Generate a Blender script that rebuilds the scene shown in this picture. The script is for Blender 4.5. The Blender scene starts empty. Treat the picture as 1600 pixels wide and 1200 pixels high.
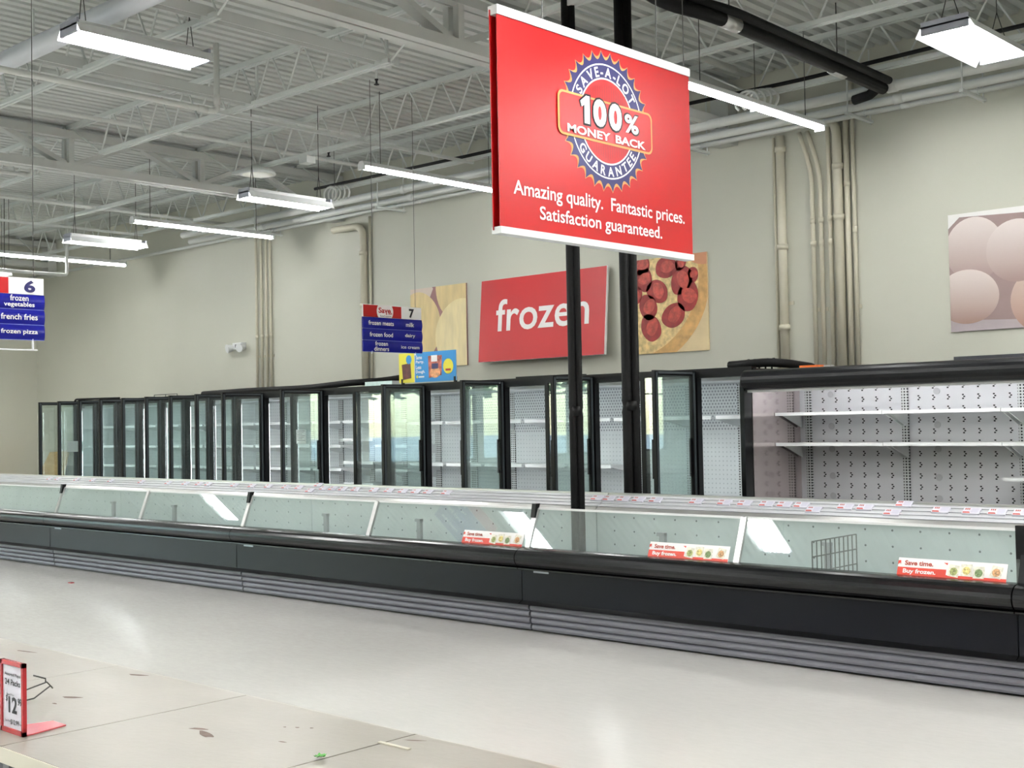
import bpy, math, random
from mathutils import Vector, Matrix
random.seed(7)
S = bpy.context.scene
C = S.collection
PI = math.pi

# ------------------------------------------------------------------ camera
def cam_setup():
    f, yaw, pitch, roll = 1944.28, 0.748649, 0.0307558, 0.0190394
    fw = Vector((-math.sin(yaw)*math.cos(pitch), math.cos(yaw)*math.cos(pitch), math.sin(pitch)))
    rt = Vector((math.cos(yaw), math.sin(yaw), 0)); up = rt.cross(fw)
    r2 = rt*math.cos(roll) - up*math.sin(roll); u2 = rt*math.sin(roll) + up*math.cos(roll)
    cd = bpy.data.cameras.new('camera'); cd.sensor_width = 36; cd.lens = f/1600*36; cd.clip_end = 400
    co = bpy.data.objects.new('camera', cd); C.objects.link(co)
    m = Matrix((r2, u2, -fw)).transposed().to_4x4(); m.translation = (0, 0, 1.6)
    co.matrix_world = m; S.camera = co
cam_setup()

# ------------------------------------------------------------------ world and exposure
w = bpy.data.worlds.new('sky'); S.world = w; w.use_nodes = True
nt = w.node_tree; bg = nt.nodes['Background']
sky = nt.nodes.new('ShaderNodeTexSky'); sky.sky_type = 'NISHITA'
sky.sun_disc = False; sky.sun_elevation = math.radians(48); sky.sun_rotation = math.radians(200); sky.air_density = 1.0; sky.dust_density = 2.0
nt.links.new(sky.outputs[0], bg.inputs[0]); bg.inputs[1].default_value = 0.75
S.view_settings.view_transform = 'Standard'; S.view_settings.look = 'None'
S.view_settings.gamma = 1; S.view_settings.use_curve_mapping = False
S.view_settings.exposure = 1.5
TUBE_POWER = 24.0
cy = S.cycles
cy.max_bounces = 9; cy.diffuse_bounces = 5; cy.glossy_bounces = 5; cy.transmission_bounces = 6; cy.transparent_max_bounces = 64
cy.caustics_reflective = False; cy.caustics_refractive = False
cy.sample_clamp_indirect = 6

# ------------------------------------------------------------------ materials
def lin(c):
    return tuple(((v/255)/12.92 if v/255 <= .04045 else (((v/255)+.055)/1.055)**2.4) for v in c) + (1,)
MATS = {}
def mat(name, col, rough=.6, metal=0., var=.06, scale=6., bump=0., bscale=60., spec=None, coat=0., stretch=None):
    if name in MATS: return MATS[name]
    m = bpy.data.materials.new(name); m.use_nodes = True; n = m.node_tree.nodes; l = m.node_tree.links
    b = n['Principled BSDF']; b.inputs['Roughness'].default_value = rough; b.inputs['Metallic'].default_value = metal
    if spec is not None: b.inputs['Specular IOR Level'].default_value = spec
    if coat: b.inputs['Coat Weight'].default_value = coat; b.inputs['Coat Roughness'].default_value = .08
    tc = n.new('ShaderNodeTexCoord'); mp = n.new('ShaderNodeMapping'); l.new(tc.outputs['Object'], mp.inputs[0])
    if stretch: mp.inputs['Scale'].default_value = stretch
    nz = n.new('ShaderNodeTexNoise'); nz.inputs['Scale'].default_value = scale; nz.inputs['Detail'].default_value = 5
    l.new(mp.outputs[0], nz.inputs['Vector'])
    rp = n.new('ShaderNodeValToRGB'); c = lin(col)
    rp.color_ramp.elements[0].position = .3; rp.color_ramp.elements[1].position = .7
    rp.color_ramp.elements[0].color = tuple(v*(1-var) for v in c[:3]) + (1,)
    rp.color_ramp.elements[1].color = tuple(min(1, v*(1+var)) for v in c[:3]) + (1,)
    l.new(nz.outputs[0], rp.inputs[0]); l.new(rp.outputs[0], b.inputs['Base Color'])
    if bump:
        n2 = n.new('ShaderNodeTexNoise'); n2.inputs['Scale'].default_value = bscale; n2.inputs['Detail'].default_value = 3
        l.new(mp.outputs[0], n2.inputs['Vector'])
        bp = n.new('ShaderNodeBump'); bp.inputs['Strength'].default_value = bump; bp.inputs['Distance'].default_value = .01
        l.new(n2.outputs[0], bp.inputs['Height']); l.new(bp.outputs[0], b.inputs['Normal'])
    MATS[name] = m; return m

def glass(name, tint, refl=1.0, haze=0.0):
    if name in MATS: return MATS[name]
    m = bpy.data.materials.new(name); m.use_nodes = True; n = m.node_tree.nodes; l = m.node_tree.links
    n.remove(n['Principled BSDF']); out = n['Material Output']
    tr = n.new('ShaderNodeBsdfTransparent'); tr.inputs[0].default_value = lin(tint)
    gl = n.new('ShaderNodeBsdfGlossy'); gl.inputs['Roughness'].default_value = .012; gl.inputs[0].default_value = (.95, .98, 1, 1)
    fr = n.new('ShaderNodeLayerWeight'); fr.inputs[0].default_value = .5      # Schlick reflectance of a flat pane
    pw = n.new('ShaderNodeMath'); pw.operation = 'POWER'; pw.inputs[1].default_value = 5; l.new(fr.outputs['Facing'], pw.inputs[0])
    sc = n.new('ShaderNodeMath'); sc.operation = 'MULTIPLY_ADD'; sc.inputs[1].default_value = .96; sc.inputs[2].default_value = .04; l.new(pw.outputs[0], sc.inputs[0])
    mu = n.new('ShaderNodeMath'); mu.operation = 'MULTIPLY'; mu.use_clamp = True; mu.inputs[1].default_value = refl
    l.new(sc.outputs[0], mu.inputs[0])
    mx = n.new('ShaderNodeMixShader'); l.new(mu.outputs[0], mx.inputs[0])
    last = tr.outputs[0]
    if haze:      # pale haze mixed into the pane colour to brighten the glass
        df = n.new('ShaderNodeBsdfDiffuse'); df.inputs[0].default_value = (.8, .84, .82, 1)
        tc = n.new('ShaderNodeTexCoord'); nz = n.new('ShaderNodeTexNoise'); nz.inputs['Scale'].default_value = 2.2; nz.inputs['Detail'].default_value = 6
        l.new(tc.outputs['Object'], nz.inputs['Vector'])
        m3 = n.new('ShaderNodeMath'); m3.operation = 'MULTIPLY'; m3.inputs[1].default_value = haze; l.new(nz.outputs[0], m3.inputs[0])
        m2 = n.new('ShaderNodeMixShader'); l.new(m3.outputs[0], m2.inputs[0]); l.new(tr.outputs[0], m2.inputs[1]); l.new(df.outputs[0], m2.inputs[2])
        last = m2.outputs[0]
    l.new(last, mx.inputs[1]); l.new(gl.outputs[0], mx.inputs[2]); l.new(mx.outputs[0], out.inputs[0])
    MATS[name] = m; return m

def emit(name, col, strength):
    if name in MATS: return MATS[name]
    m = bpy.data.materials.new(name); m.use_nodes = True; n = m.node_tree.nodes; l = m.node_tree.links
    b = n['Principled BSDF']; b.inputs['Base Color'].default_value = (.9, .9, .9, 1)
    b.inputs['Emission Color'].default_value = col + (1,); b.inputs['Emission Strength'].default_value = strength
    MATS[name] = m; return m

def dots(name, col, dot, sx, sz, r, axes='XZ', rough=.45, stagger=False):
    # sheet metal with a regular grid of punched holes
    if name in MATS: return MATS[name]
    m = mat(name, col, rough, 0, .04, 3.); n = m.node_tree.nodes; l = m.node_tree.links
    b = n['Principled BSDF']; base = b.inputs['Base Color'].links[0].from_socket
    tc = n.new('ShaderNodeTexCoord'); sp = n.new('ShaderNodeSeparateXYZ'); l.new(tc.outputs['Object'], sp.inputs[0])
    def M(op, a, bb=None):
        x = n.new('ShaderNodeMath'); x.operation = op
        for i, v in enumerate((a, bb)):
            if v is None: continue
            if isinstance(v, (int, float)): x.inputs[i].default_value = v
            else: l.new(v, x.inputs[i])
        return x.outputs[0]
    u, v = sp.outputs[axes[0]], sp.outputs[axes[1]]
    if stagger:
        row = M('FLOOR', M('DIVIDE', v, sz)); u = M('ADD', u, M('MULTIPLY', M('PINGPONG', row, 1.0), sx*.5))
    fu = M('SUBTRACT', M('MULTIPLY', M('FRACT', M('DIVIDE', M('ADD', u, 100), sx)), sx), sx*.5)
    fv = M('SUBTRACT', M('MULTIPLY', M('FRACT', M('DIVIDE', M('ADD', v, 100), sz)), sz), sz*.5)
    d = M('SQRT', M('ADD', M('MULTIPLY', fu, fu), M('MULTIPLY', fv, fv)))
    k = M('LESS_THAN', d, r)
    mx = n.new('ShaderNodeMix'); mx.data_type = 'RGBA'
    l.new(k, mx.inputs['Factor']); l.new(base, mx.inputs['A']); mx.inputs['B'].default_value = lin(dot)
    l.new(mx.outputs['Result'], b.inputs['Base Color'])
    return m

# ------------------------------------------------------------------ mesh helpers
ORG = {}
class MB:
    def __init__(s): s.v = []; s.f = []
    def add(s, v, f):
        o = len(s.v); s.v += [tuple(p) for p in v]; s.f += [tuple(i+o for i in q) for q in f]; return s
    def box(s, x0, x1, y0, y1, z0, z1):
        return s.add([(x0,y0,z0),(x1,y0,z0),(x1,y1,z0),(x0,y1,z0),(x0,y0,z1),(x1,y0,z1),(x1,y1,z1),(x0,y1,z1)],
                     [(0,3,2,1),(4,5,6,7),(0,1,5,4),(1,2,6,5),(2,3,7,6),(3,0,4,7)])
    def bar(s, a, b, w, h, upv=(0,0,1)):
        a, b = Vector(a), Vector(b); d = (b-a).normalized(); u = Vector(upv)
        if abs(d.dot(u)) > .98: u = Vector((1,0,0))
        r = d.cross(u).normalized(); u = r.cross(d)
        v = [p + r*(w/2*i) + u*(h/2*j) for p in (a, b) for i, j in ((-1,-1),(1,-1),(1,1),(-1,1))]
        return s.add(v, [(0,3,2,1),(4,5,6,7),(0,1,5,4),(1,2,6,5),(2,3,7,6),(3,0,4,7)][0:6])
    def tube(s, pts, r, n=8, cap=True):
        pts = [Vector(p) for p in pts]; rings = []; rr = r if isinstance(r, (list, tuple)) else [r]*len(pts)
        prev = None
        for i, p in enumerate(pts):
            d = ((pts[min(i+1, len(pts)-1)] - pts[max(i-1, 0)])).normalized()
            if prev is None:
                u = Vector((0,0,1)) if abs(d.z) < .9 else Vector((1,0,0))
                u = (u - d*u.dot(d)).normalized()
            else:
                u = prev - d*prev.dot(d)
                u = u.normalized() if u.length > 1e-6 else Vector((1,0,0))
            prev = u; t = d.cross(u)
            rings.append([p + (u*math.cos(2*PI*k/n) + t*math.sin(2*PI*k/n))*rr[i] for k in range(n)])
        v = [q for g in rings for q in g]; f = []
        for i in range(len(pts)-1):
            for k in range(n): f.append((i*n+k, i*n+(k+1) % n, (i+1)*n+(k+1) % n, (i+1)*n+k))
        if cap: f.append(tuple(range(n-1, -1, -1))); f.append(tuple((len(pts)-1)*n+k for k in range(n)))
        return s.add(v, f)
    def prism(s, prof, x0, x1):       # profile of (y, z) swept along X
        n = len(prof); v = [(x0, y, z) for y, z in prof] + [(x1, y, z) for y, z in prof]
        f = [(i, (i+1) % n, n+(i+1) % n, n+i) for i in range(n)] + [tuple(range(n-1, -1, -1)), tuple(range(n, 2*n))]
        return s.add(v, f)
    def lathe(s, prof, c, n=20):      # profile of (r, z) round the vertical through c
        v = []; f = []
        for r, z in prof:
            v += [(c[0]+r*math.cos(2*PI*k/n), c[1]+r*math.sin(2*PI*k/n), c[2]+z) for k in range(n)]
        for i in range(len(prof)-1):
            for k in range(n): f.append((i*n+k, i*n+(k+1) % n, (i+1)*n+(k+1) % n, (i+1)*n+k))
        return s.add(v, f)
    def build(s, name, m, parent=None, smooth=False, origin=None):
        if parent is not None: o = ORG[parent]
        elif origin is not None: o = Vector(origin)
        else:
            xs, ys, zs = zip(*s.v); o = Vector(((min(xs)+max(xs))/2, (min(ys)+max(ys))/2, min(zs)))
        me = bpy.data.meshes.new(name); me.from_pydata([tuple(Vector(p)-o) for p in s.v], [], s.f); me.update()
        if smooth:
            for p in me.polygons: p.use_smooth = True
        me.materials.append(m)
        ob = bpy.data.objects.new(name, me); C.objects.link(ob)
        if parent is not None: ob.parent = parent
        else: ob.location = o
        ORG[ob] = o; return ob
def tag(o, label, cat, group=None):
    o['label'] = label; o['category'] = cat
    if group: o['group'] = group
    return o
def thing(name, loc, label, cat, group=None):
    o = bpy.data.objects.new(name, None); C.objects.link(o); o.location = loc; o.empty_display_size = .1
    ORG[o] = Vector(loc); return tag(o, label, cat, group)
def struct(o, label=None):
    o['kind'] = 'structure'
    if label: o['label'] = label
    return o
ORD = ['first','second','third','fourth','fifth','sixth','seventh','eighth','ninth','tenth','eleventh','twelfth','thirteenth','fourteenth','fifteenth','sixteenth','seventeenth','eighteenth','nineteenth','twentieth']
def ordn(i):
    if i < 20: return ORD[i]
    t = {2:'twenty',3:'thirty',4:'forty'}[(i+1)//10]; u = (i+1) % 10
    return {'twenty':'twentieth','thirty':'thirtieth','forty':'fortieth'}[t] if u == 0 else t+'-'+ORD[u-1]

def clip(poly, x0, x1, y0, y1):
    for ax, lim, sg in ((0,x0,1),(0,x1,-1),(1,y0,1),(1,y1,-1)):
        out = []
        for i in range(len(poly)):
            a, b = poly[i-1], poly[i]; ia, ib = sg*(a[ax]-lim) >= 0, sg*(b[ax]-lim) >= 0
            if ia != ib:
                t = (lim-a[ax])/(b[ax]-a[ax]); out.append((a[0]+t*(b[0]-a[0]), a[1]+t*(b[1]-a[1])))
            if ib: out.append(b)
        poly = out
        if not poly: break
    return poly
def ell(cx, cy, rx, ry, n=40, rot=0., wob=0.):
    return [(cx + math.cos(rot)*rx*(1+wob*math.sin(3*a+cx*40))*math.cos(a) - math.sin(rot)*ry*math.sin(a),
             cy + math.sin(rot)*rx*(1+wob*math.sin(3*a+cx*40))*math.cos(a) + math.cos(rot)*ry*math.sin(a)) for a in [2*PI*k/n for k in range(n)]]
FONTCACHE = {}
def text_geo(body, bold):
    k = (body, bold)
    if k in FONTCACHE: return FONTCACHE[k]
    cu = bpy.data.curves.new('t', 'FONT'); cu.body = body; cu.size = 1; cu.offset = bold; cu.resolution_u = 4
    o = bpy.data.objects.new('t', cu); C.objects.link(o); bpy.context.view_layer.update()
    me = bpy.data.meshes.new_from_object(o.evaluated_get(bpy.context.evaluated_depsgraph_get()))
    v = [(p.co.x, p.co.y) for p in me.vertices]; f = [tuple(p.vertices) for p in me.polygons]
    bpy.data.objects.remove(o); bpy.data.curves.remove(cu); bpy.data.meshes.remove(me)
    FONTCACHE[k] = (v, f); return v, f
class Face:
    """a printed face: local (u, v) in metres from its lower-left corner, n points to the reader"""
    def __init__(s, parent, org, ua, va): s.p = parent; s.o = Vector(org); s.u = Vector(ua); s.v = Vector(va); s.n = s.u.cross(s.v)
    def P(s, u, v, h): return s.o + s.u*u + s.v*v + s.n*h
    def poly(s, name, pts, m, h=.001, parent=None):
        b = MB(); b.add([s.P(u, v, h) for u, v in pts], [tuple(range(len(pts)))]); return b.build(name, m, parent or s.p)
    def rect(s, name, u0, u1, v0, v1, m, h=.001, parent=None): return s.poly(name, [(u0,v0),(u1,v0),(u1,v1),(u0,v1)], m, h, parent)
    def polys(s, name, lst, m, h=.001, parent=None):
        b = MB()
        for pts in lst: b.add([s.P(u, v, h) for u, v in pts], [tuple(range(len(pts)))])
        return b.build(name, m, parent or s.p)
    def text(s, body, cu, cv, wd, ht, m, bold=.0, h=.003, name='lettering', rot=0., parent=None):
        v, f = text_geo(body, bold); xs = [p[0] for p in v]; ys = [p[1] for p in v]
        sx = wd/(max(xs)-min(xs)); sy = ht/(max(ys)-min(ys)) if ht else sx
        mx, my = (max(xs)+min(xs))/2, (max(ys)+min(ys))/2; c, sn = math.cos(rot), math.sin(rot); q = []
        for x, y in v:
            a, bb = (x-mx)*sx, (y-my)*sy; q.append(s.P(cu + a*c - bb*sn, cv + a*sn + bb*c, h))
        b = MB(); b.add(q, f); return b.build(name, m, parent or s.p)
    def arc(s, body, cu, cv, r, a0, a1, ht, m, bold, inward, h=.003):
        b = MB(); n = len(body); wds = []
        for ch in body:
            v, f = text_geo(ch, bold); xs = [p[0] for p in v]; wds.append(max(xs)-min(xs) + .12)
        tot = sum(wds); acc = 0
        for ch, wd in zip(body, wds):
            a = a0 + (a1-a0)*((acc+wd/2)/tot); acc += wd
            v, f = text_geo(ch, bold); xs = [p[0] for p in v]; ys = [p[1] for p in v]; k = ht/.73
            mx = (max(xs)+min(xs))/2
            rot = a - PI/2 if not inward else a + PI/2
            c, sn = math.cos(rot), math.sin(rot); ox, oy = cu + r*math.cos(a), cv + r*math.sin(a)
            q = []
            for x, y in v:
                p, t = (x-mx)*k, (y-.36)*k; q.append(s.P(ox + p*c - t*sn, oy + p*sn + t*c, h))
            b.add(q, f)
        return b.build('lettering', m, s.p)

# palette
WALL = mat('cream wall paint', (198,198,185), .55, 0, .025, .7, .05, 90)
DECK = mat('painted roof deck', (196,199,195), .6, 0, .04, 1.2)
STEEL = mat('white painted steel', (208,212,209), .5, 0, .04, 3)
GIRD = mat('grey white girder paint', (196,198,194), .5, 0, .04, 2)
PIPEW = mat('white painted pipe', (212,214,210), .4, 0, .03, 2)
CREAMPIPE = mat('cream painted conduit', (206,201,182), .45, 0, .05, 3)
BLACK = mat('black powder coat', (9,9,11), .38, 0, .1, 5, 0, 60, .3)
BLACKGLOSS = mat('black gloss trim', (11,12,14), .16, 0, .1, 5)
RUBBER = mat('black foam insulation', (9,9,10), .65, 0, .2, 12, .25, 40, .3)
ALU = mat('brushed aluminium', (196,196,194), .3, .75, .05, 8, 0, 60, None, 0, (1,30,30))
WHITE = mat('white enamel', (226,228,228), .35, 0, .02, 3)
LINER = mat('white cabinet liner', (228,232,234), .4, 0, .03, 2)
WIRE = mat('dark hanger wire', (70,70,68), .5, .5, .1, 8)
RED = mat('red sign vinyl', (172,10,14), .3, 0, .03, 2)
PRINTW = mat('white print', (238,236,234), .4, 0, .01, 3)
NAVY = mat('navy print', (38,36,92), .35, 0, .03, 3)
GOLD = mat('gold print', (206,152,86), .4, 0, .06, 6)
BLUE = mat('royal blue plastic', (14,17,128), .25, 0, .05, 3)
INK = mat('black print', (20,18,26), .5, 0, .02, 3)
CARD = mat('white card', (212,210,220), .45, 0, .02, 4)
TUBE = emit('fluorescent tube', (1.0, 1.0, .985), TUBE_POWER)

# ------------------------------------------------------------------ the building
XL, XR, YF, YB, ZD = -25.0, 8.0, -14.0, 12.3, 5.52
def floor_mat():
    m = mat('polished concrete floor', (202,200,195), .2, 0, .05, .55); n = m.node_tree.nodes; l = m.node_tree.links
    b = n['Principled BSDF']; base = b.inputs['Base Color'].links[0].from_socket
    tc = n.new('ShaderNodeTexCoord'); mp = n.new('ShaderNodeMapping'); mp.inputs['Rotation'].default_value = (0,0,.5); mp.inputs['Scale'].default_value = (1,2.5,1)
    l.new(tc.outputs['Object'], mp.inputs[0])
    nz = n.new('ShaderNodeTexNoise'); nz.inputs['Scale'].default_value = 13; nz.inputs['Detail'].default_value = 8; nz.inputs['Roughness'].default_value = .7
    l.new(mp.outputs[0], nz.inputs['Vector'])
    mx = n.new('ShaderNodeMix'); mx.data_type = 'RGBA'; mx.blend_type = 'MULTIPLY'; mx.inputs['Factor'].default_value = .05
    rp = n.new('ShaderNodeValToRGB'); rp.color_ramp.elements[0].position = .3; rp.color_ramp.elements[0].color = (.55,.55,.55,1); rp.color_ramp.elements[1].position = .62
    l.new(nz.outputs[0], rp.inputs[0]); l.new(base, mx.inputs['A']); l.new(rp.outputs[0], mx.inputs['B']); l.new(mx.outputs['Result'], b.inputs['Base Color'])
    bp = n.new('ShaderNodeBump'); bp.inputs['Strength'].default_value = .06; bp.inputs['Distance'].default_value = .003
    l.new(nz.outputs[0], bp.inputs['Height']); l.new(bp.outputs[0], b.inputs['Normal'])
    r2 = n.new('ShaderNodeMapRange'); r2.inputs['To Min'].default_value = .14; r2.inputs['To Max'].default_value = .3
    l.new(nz.outputs[0], r2.inputs[0]); l.new(r2.outputs[0], b.inputs['Roughness'])
    return m
struct(MB().box(XL-.2, XR+.2, YF-.2, YB+.2, -.12, 0).build('floor', floor_mat()), 'pale polished concrete shop floor')
# corrugated roof deck, flutes running from the back wall to the front
b = MB(); prof = []; x = XL
while x < XR:
    prof += [(x, ZD), (x+.082, ZD), (x+.1, ZD+.042), (x+.134, ZD+.042)]; x += .152
prof.append((x, ZD)); v = [(p, YF, z) for p, z in prof] + [(p, YB, z) for p, z in prof]; k = len(prof)
b.add(v, [(i, i+1, k+i+1, k+i) for i in range(k-1)])
b.box(XL, XR, YF, YB, ZD+.07, ZD+.12)
struct(b.build('ceiling', DECK), 'white painted corrugated steel roof deck')
struct(MB().box(XL-.2, XR+.2, YB, YB+.2, 0, ZD+.1).build('wall_back', WALL), 'tall cream wall behind the coolers')
struct(MB().box(XR, XR+.2, YF, YB, 0, ZD+.1).build('wall_right', WALL))
struct(MB().box(XL-.2, XR+.2, YF-.2, YF, 0, ZD+.1).build('wall_front', WALL))
# left wall with the shop windows that the cooler doors mirror
wz0, wz1 = .55, 3.35; wys = [2.4 - 2.7*i for i in range(6)]      # window edges, going towards the front
b = MB(); b.box(XL-.2, XL, YF, YB, 0, wz0).box(XL-.2, XL, YF, YB, wz1, ZD+.1).box(XL-.2, XL, 2.4, YB, wz0, wz1).box(XL-.2, XL, YF, wys[-1]-2.45, wz0, wz1)
for y in wys[1:]: b.box(XL-.2, XL, y, y+.25, wz0, wz1)
struct(b.build('wall_left', WALL), 'cream end wall of the shop')
GL_WIN = glass('window glass', (236,246,246), 1.0)
for i, y in enumerate(wys):
    y0, y1 = y-2.45, y
    fr = MB(); xx = XL-.1
    fr.box(xx-.03, xx+.03, y0, y1, wz0, wz0+.06).box(xx-.03, xx+.03, y0, y1, wz1-.06, wz1).box(xx-.03, xx+.03, y0, y0+.06, wz0, wz1).box(xx-.03, xx+.03, y1-.06, y1, wz0, wz1)
    ym = (y0+y1)/2; fr.box(xx-.03, xx+.03, ym-.025, ym+.025, wz0, wz1).box(xx-.03, xx+.03, y0, y1, 2.45, 2.5)
    fo = struct(fr.build('window_%d' % (i+1), BLACK))
    for a, c in ((y0+.06, ym-.025), (ym+.025, y1-.06)):
        for z0, z1 in ((wz0+.06, 2.45), (2.5, wz1-.06)): MB().box(xx-.004, xx+.004, a, c, z0, z1).build('pane', GL_WIN, fo)
# outside: pavement, grass and trees seen only as reflections
struct(MB().box(-120, XL-.2, -90, 60, -.14, -.02).build('ground', mat('asphalt', (150,150,148), .8, 0, .1, 3)))
LEAF = mat('tree leaves', (66,122,56), .6, 0, .4, 3); BARK = mat('bark', (92,78,62), .8, 0, .2, 8)
for i, (tx, ty, th) in enumerate([(-39,-1,7),(-42,-7.5,8.5),(-38,-13.5,7),(-44,-20,9),(-40,5.5,7.5),(-50,-2,9),(-41,-27.5,8)]):
    t = thing('tree', (tx,ty,-.02), 'leafy green tree outside the shop windows, %s of the row' % ordn(i), 'tree', 'trees outside')
    MB().tube([(tx,ty,-.02),(tx+.1,ty,th*.35),(tx-.1,ty+.1,th*.7)], [.22,.17,.06], 8).build('trunk', BARK, t)
    b = MB(); rnd = random.Random(i)
    for q in range(900):
        a, e, r = rnd.uniform(0, 2*PI), rnd.uniform(-.8, 1), rnd.uniform(.4, 1)**.5
        p = Vector((tx+math.cos(a)*math.cos(e)*r*th*.33, ty+math.sin(a)*math.cos(e)*r*th*.36, th*.66+math.sin(e)*r*th*.4))
        d1 = Vector((rnd.uniform(-1,1), rnd.uniform(-1,1), rnd.uniform(-1,1))).normalized(); d2 = d1.cross(Vector((.3,.5,.8))).normalized(); z = rnd.uniform(.2,.42)
        b.add([p-d1*z, p-d2*z*.6, p+d1*z, p+d2*z*.6], [(0,1,2,3)])
    fo = b.build('foliage', LEAF, t); fo['kind'] = 'stuff'

# ------------------------------------------------------------------ roof steel
GX = [-24.2, -15.0, -7.9, .6]
JY = [11.5, 9.77, 7.82, 5.9, 4.0]
bays = [(-24.2,-15.0,'left bay'),(-15.0,-7.9,'middle bay'),(-7.9,.6,'right bay')]
rows = ['nearest the back wall','second from the back wall','third from the back wall','fourth from the back wall','fifth from the back wall']
for j, y in enumerate(JY):
    for x0, x1, bn in bays:
        t = thing('roof_joist', ((x0+x1)/2, y, 5.02), 'white open-web roof joist, row %s, %s' % (rows[j], bn), 'joist', 'roof joists')
        for s in (-1, 1): MB().box(x0+.03, x1-.03, y+s*.025-.017, y+s*.025+.017, 5.465, ZD).build('top_chord', STEEL, t)
        a, c = x0+.85, x1-.85
        for s in (-1, 1): MB().box(a, c, y+s*.025-.017, y+s*.025+.017, 5.02, 5.065).build('bottom_chord', STEEL, t)
        n = max(2, round((c-a)/.56)); st = (c-a)/n; pts = [(x0+.1, y, 5.48)]
        for q in range(n+1):
            pts.append((a+q*st, y, 5.045))
            if q < n: pts += [(a+(q+.46)*st, y, 5.485), (a+(q+.54)*st, y, 5.485)]
        pts.append((x1-.1, y, 5.48))
        wb = MB()
        for p, q in zip(pts[:-1], pts[1:]): wb.tube([p, q], .011, 6)
        wb.build('web', STEEL, t)
for gi, gx in enumerate(GX[:3]):
    t = thing('roof_girder', (gx, 6.4, 4.93), 'deep white truss girder meeting the back wall, %s' % ['by the left corner','left of the hanging sign','behind the hanging red sign'][gi], 'girder', 'roof girders')
    for s in (-1, 1):
        MB().box(gx+s*.065-.05, gx+s*.065+.05, 0, 12.28, 5.35, 5.45).build('top_chord', GIRD, t)
        MB().box(gx+s*.065-.05, gx+s*.065+.05, 0, 12.28, 4.93, 5.03).build('bottom_chord', GIRD, t)
    ys = sorted(JY)
    for y in ys[:-1]:
        for s in (-1, 1): MB().box(gx+s*.065-.035, gx+s*.065+.035, y-.035, y+.035, 5.03, 5.35).build('vertical', GIRD, t)
    for y0, y1 in zip(ys[:-1], ys[1:]):
        ym = (y0+y1)/2
        MB().bar((gx, y0+.05, 5.03), (gx, ym-.08, 5.38), .12, .06).build('diagonal', GIRD, t)
        MB().bar((gx, y1-.05, 5.03), (gx, ym+.08, 5.38), .12, .06).build('diagonal', GIRD, t)
    MB().box(gx-.12, gx+.12, 12.1, 12.29, 4.75, 5.35).build('wall_bracket', GIRD, t)
for i, (bx_, zz) in enumerate([(-19.6,5.43),(-19.6,5.0),(-12.6,5.43),(-11.4,5.0),(-4.7,5.43),(-3.4,5.0)]):
    tag(MB().box(bx_-.02, bx_+.02, 3.9 if zz > 5.2 else 5.88, 11.6, zz, zz+.035).build('bridging_bar', STEEL), 'thin white bridging angle across the joists, %s' % ['left bay at the top chords','left bay at the bottom chords','middle bay at the top chords','middle bay at the bottom chords','right bay at the top chords','right bay at the bottom chords'][i], 'bar', 'bridging bars')
PERF = dots('perforated white strut', (206,209,206), (90,92,92), .05, .4, .014, 'YX')
for i, (px_, y0, y1) in enumerate([(-11.0,5.3,8.0),(-8.9,5.35,8.0)]):
    t = thing('strut_channel', (px_, (y0+y1)/2, 5.06), 'perforated white strut channel under the deck, %s the big guarantee sign' % ['farther left of','nearer to'][i], 'strut', 'strut channels')
    b = MB(); b.box(px_-.06, px_+.06, y0, y1, 5.10, 5.13).box(px_-.06, px_-.045, y0, y1, 5.04, 5.10).box(px_+.045, px_+.06, y0, y1, 5.04, 5.10); b.build('channel', PERF, t)
    for y in (y0+.1, y1-.1): MB().box(px_-.015, px_+.015, y-.01, y+.01, 5.13, ZD).build('hanger_strap', STEEL, t)

# ------------------------------------------------------------------ overhead pipes
def bend(pts, r=.12, n=5):
    pts = [Vector(p) for p in pts]; out = [pts[0]]
    for a, p, c in zip(pts[:-2], pts[1:-1], pts[2:]):
        d0, d1 = (a-p).normalized(), (c-p).normalized(); rr = min(r, (a-p).length*.45, (c-p).length*.45)
        s, e = p+d0*rr, p+d1*rr
        for q in range(n+1):
            t = q/n; out.append(s*(1-t)**2 + p*2*t*(1-t) + e*t*t)
    out.append(pts[-1]); return out
def pipe(name, pts, r, m, label, cat='pipe', group=None, couplings=(), hangers=(), n=10, br=.12):
    o = thing(name, Vector(pts[0]), label, cat, group)
    MB().tube(bend(pts, br), r, n).build('pipe_run', m, o, True)
    for c, d in couplings: c = Vector(c); d = Vector(d).normalized()*.05; MB().tube([c-d, c+d], r*1.18, n).build('coupling', m, o, True)
    for h in hangers: MB().tube([h, (h[0], h[1], ZD)], .006, 5).build('hanger_rod', WIRE, o)
    return o
pipe('duct_pipe', [(-14.8,5.17,5.0),(-2.5,5.17,5.0)], .09, mat('pale grey duct paint', (204,207,212), .4, 0, .03, 2), 'thick pale grey pipe crossing the top left ceiling corner', 'pipe', None, [((-9.7,5.17,5.0),(1,0,0)),((-6,5.17,5.0),(1,0,0))], [(-11.9,5.17,5.08),(-8.4,5.17,5.08)], 14)
pipe('sprinkler_pipe', [(-10.67,3.2,4.8),(-10.67,7.17,4.8),(-10.67,7.17,5.5)], .03, PIPEW, 'white sprinkler pipe with elbow and riser below the long light', 'pipe', 'sprinkler pipes', [((-10.67,7.0,4.8),(0,1,0)),((-10.67,7.17,4.92),(0,0,1))], [], 10, .06)
pipe('sprinkler_pipe', [(-15.6,4.6,4.95),(-15.6,7.62,4.95),(-15.6,7.62,5.5)], .03, PIPEW, 'white sprinkler pipe with riser beside the left girder', 'pipe', 'sprinkler pipes', [((-15.6,7.5,4.95),(0,1,0))], [], 10, .06)
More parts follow.
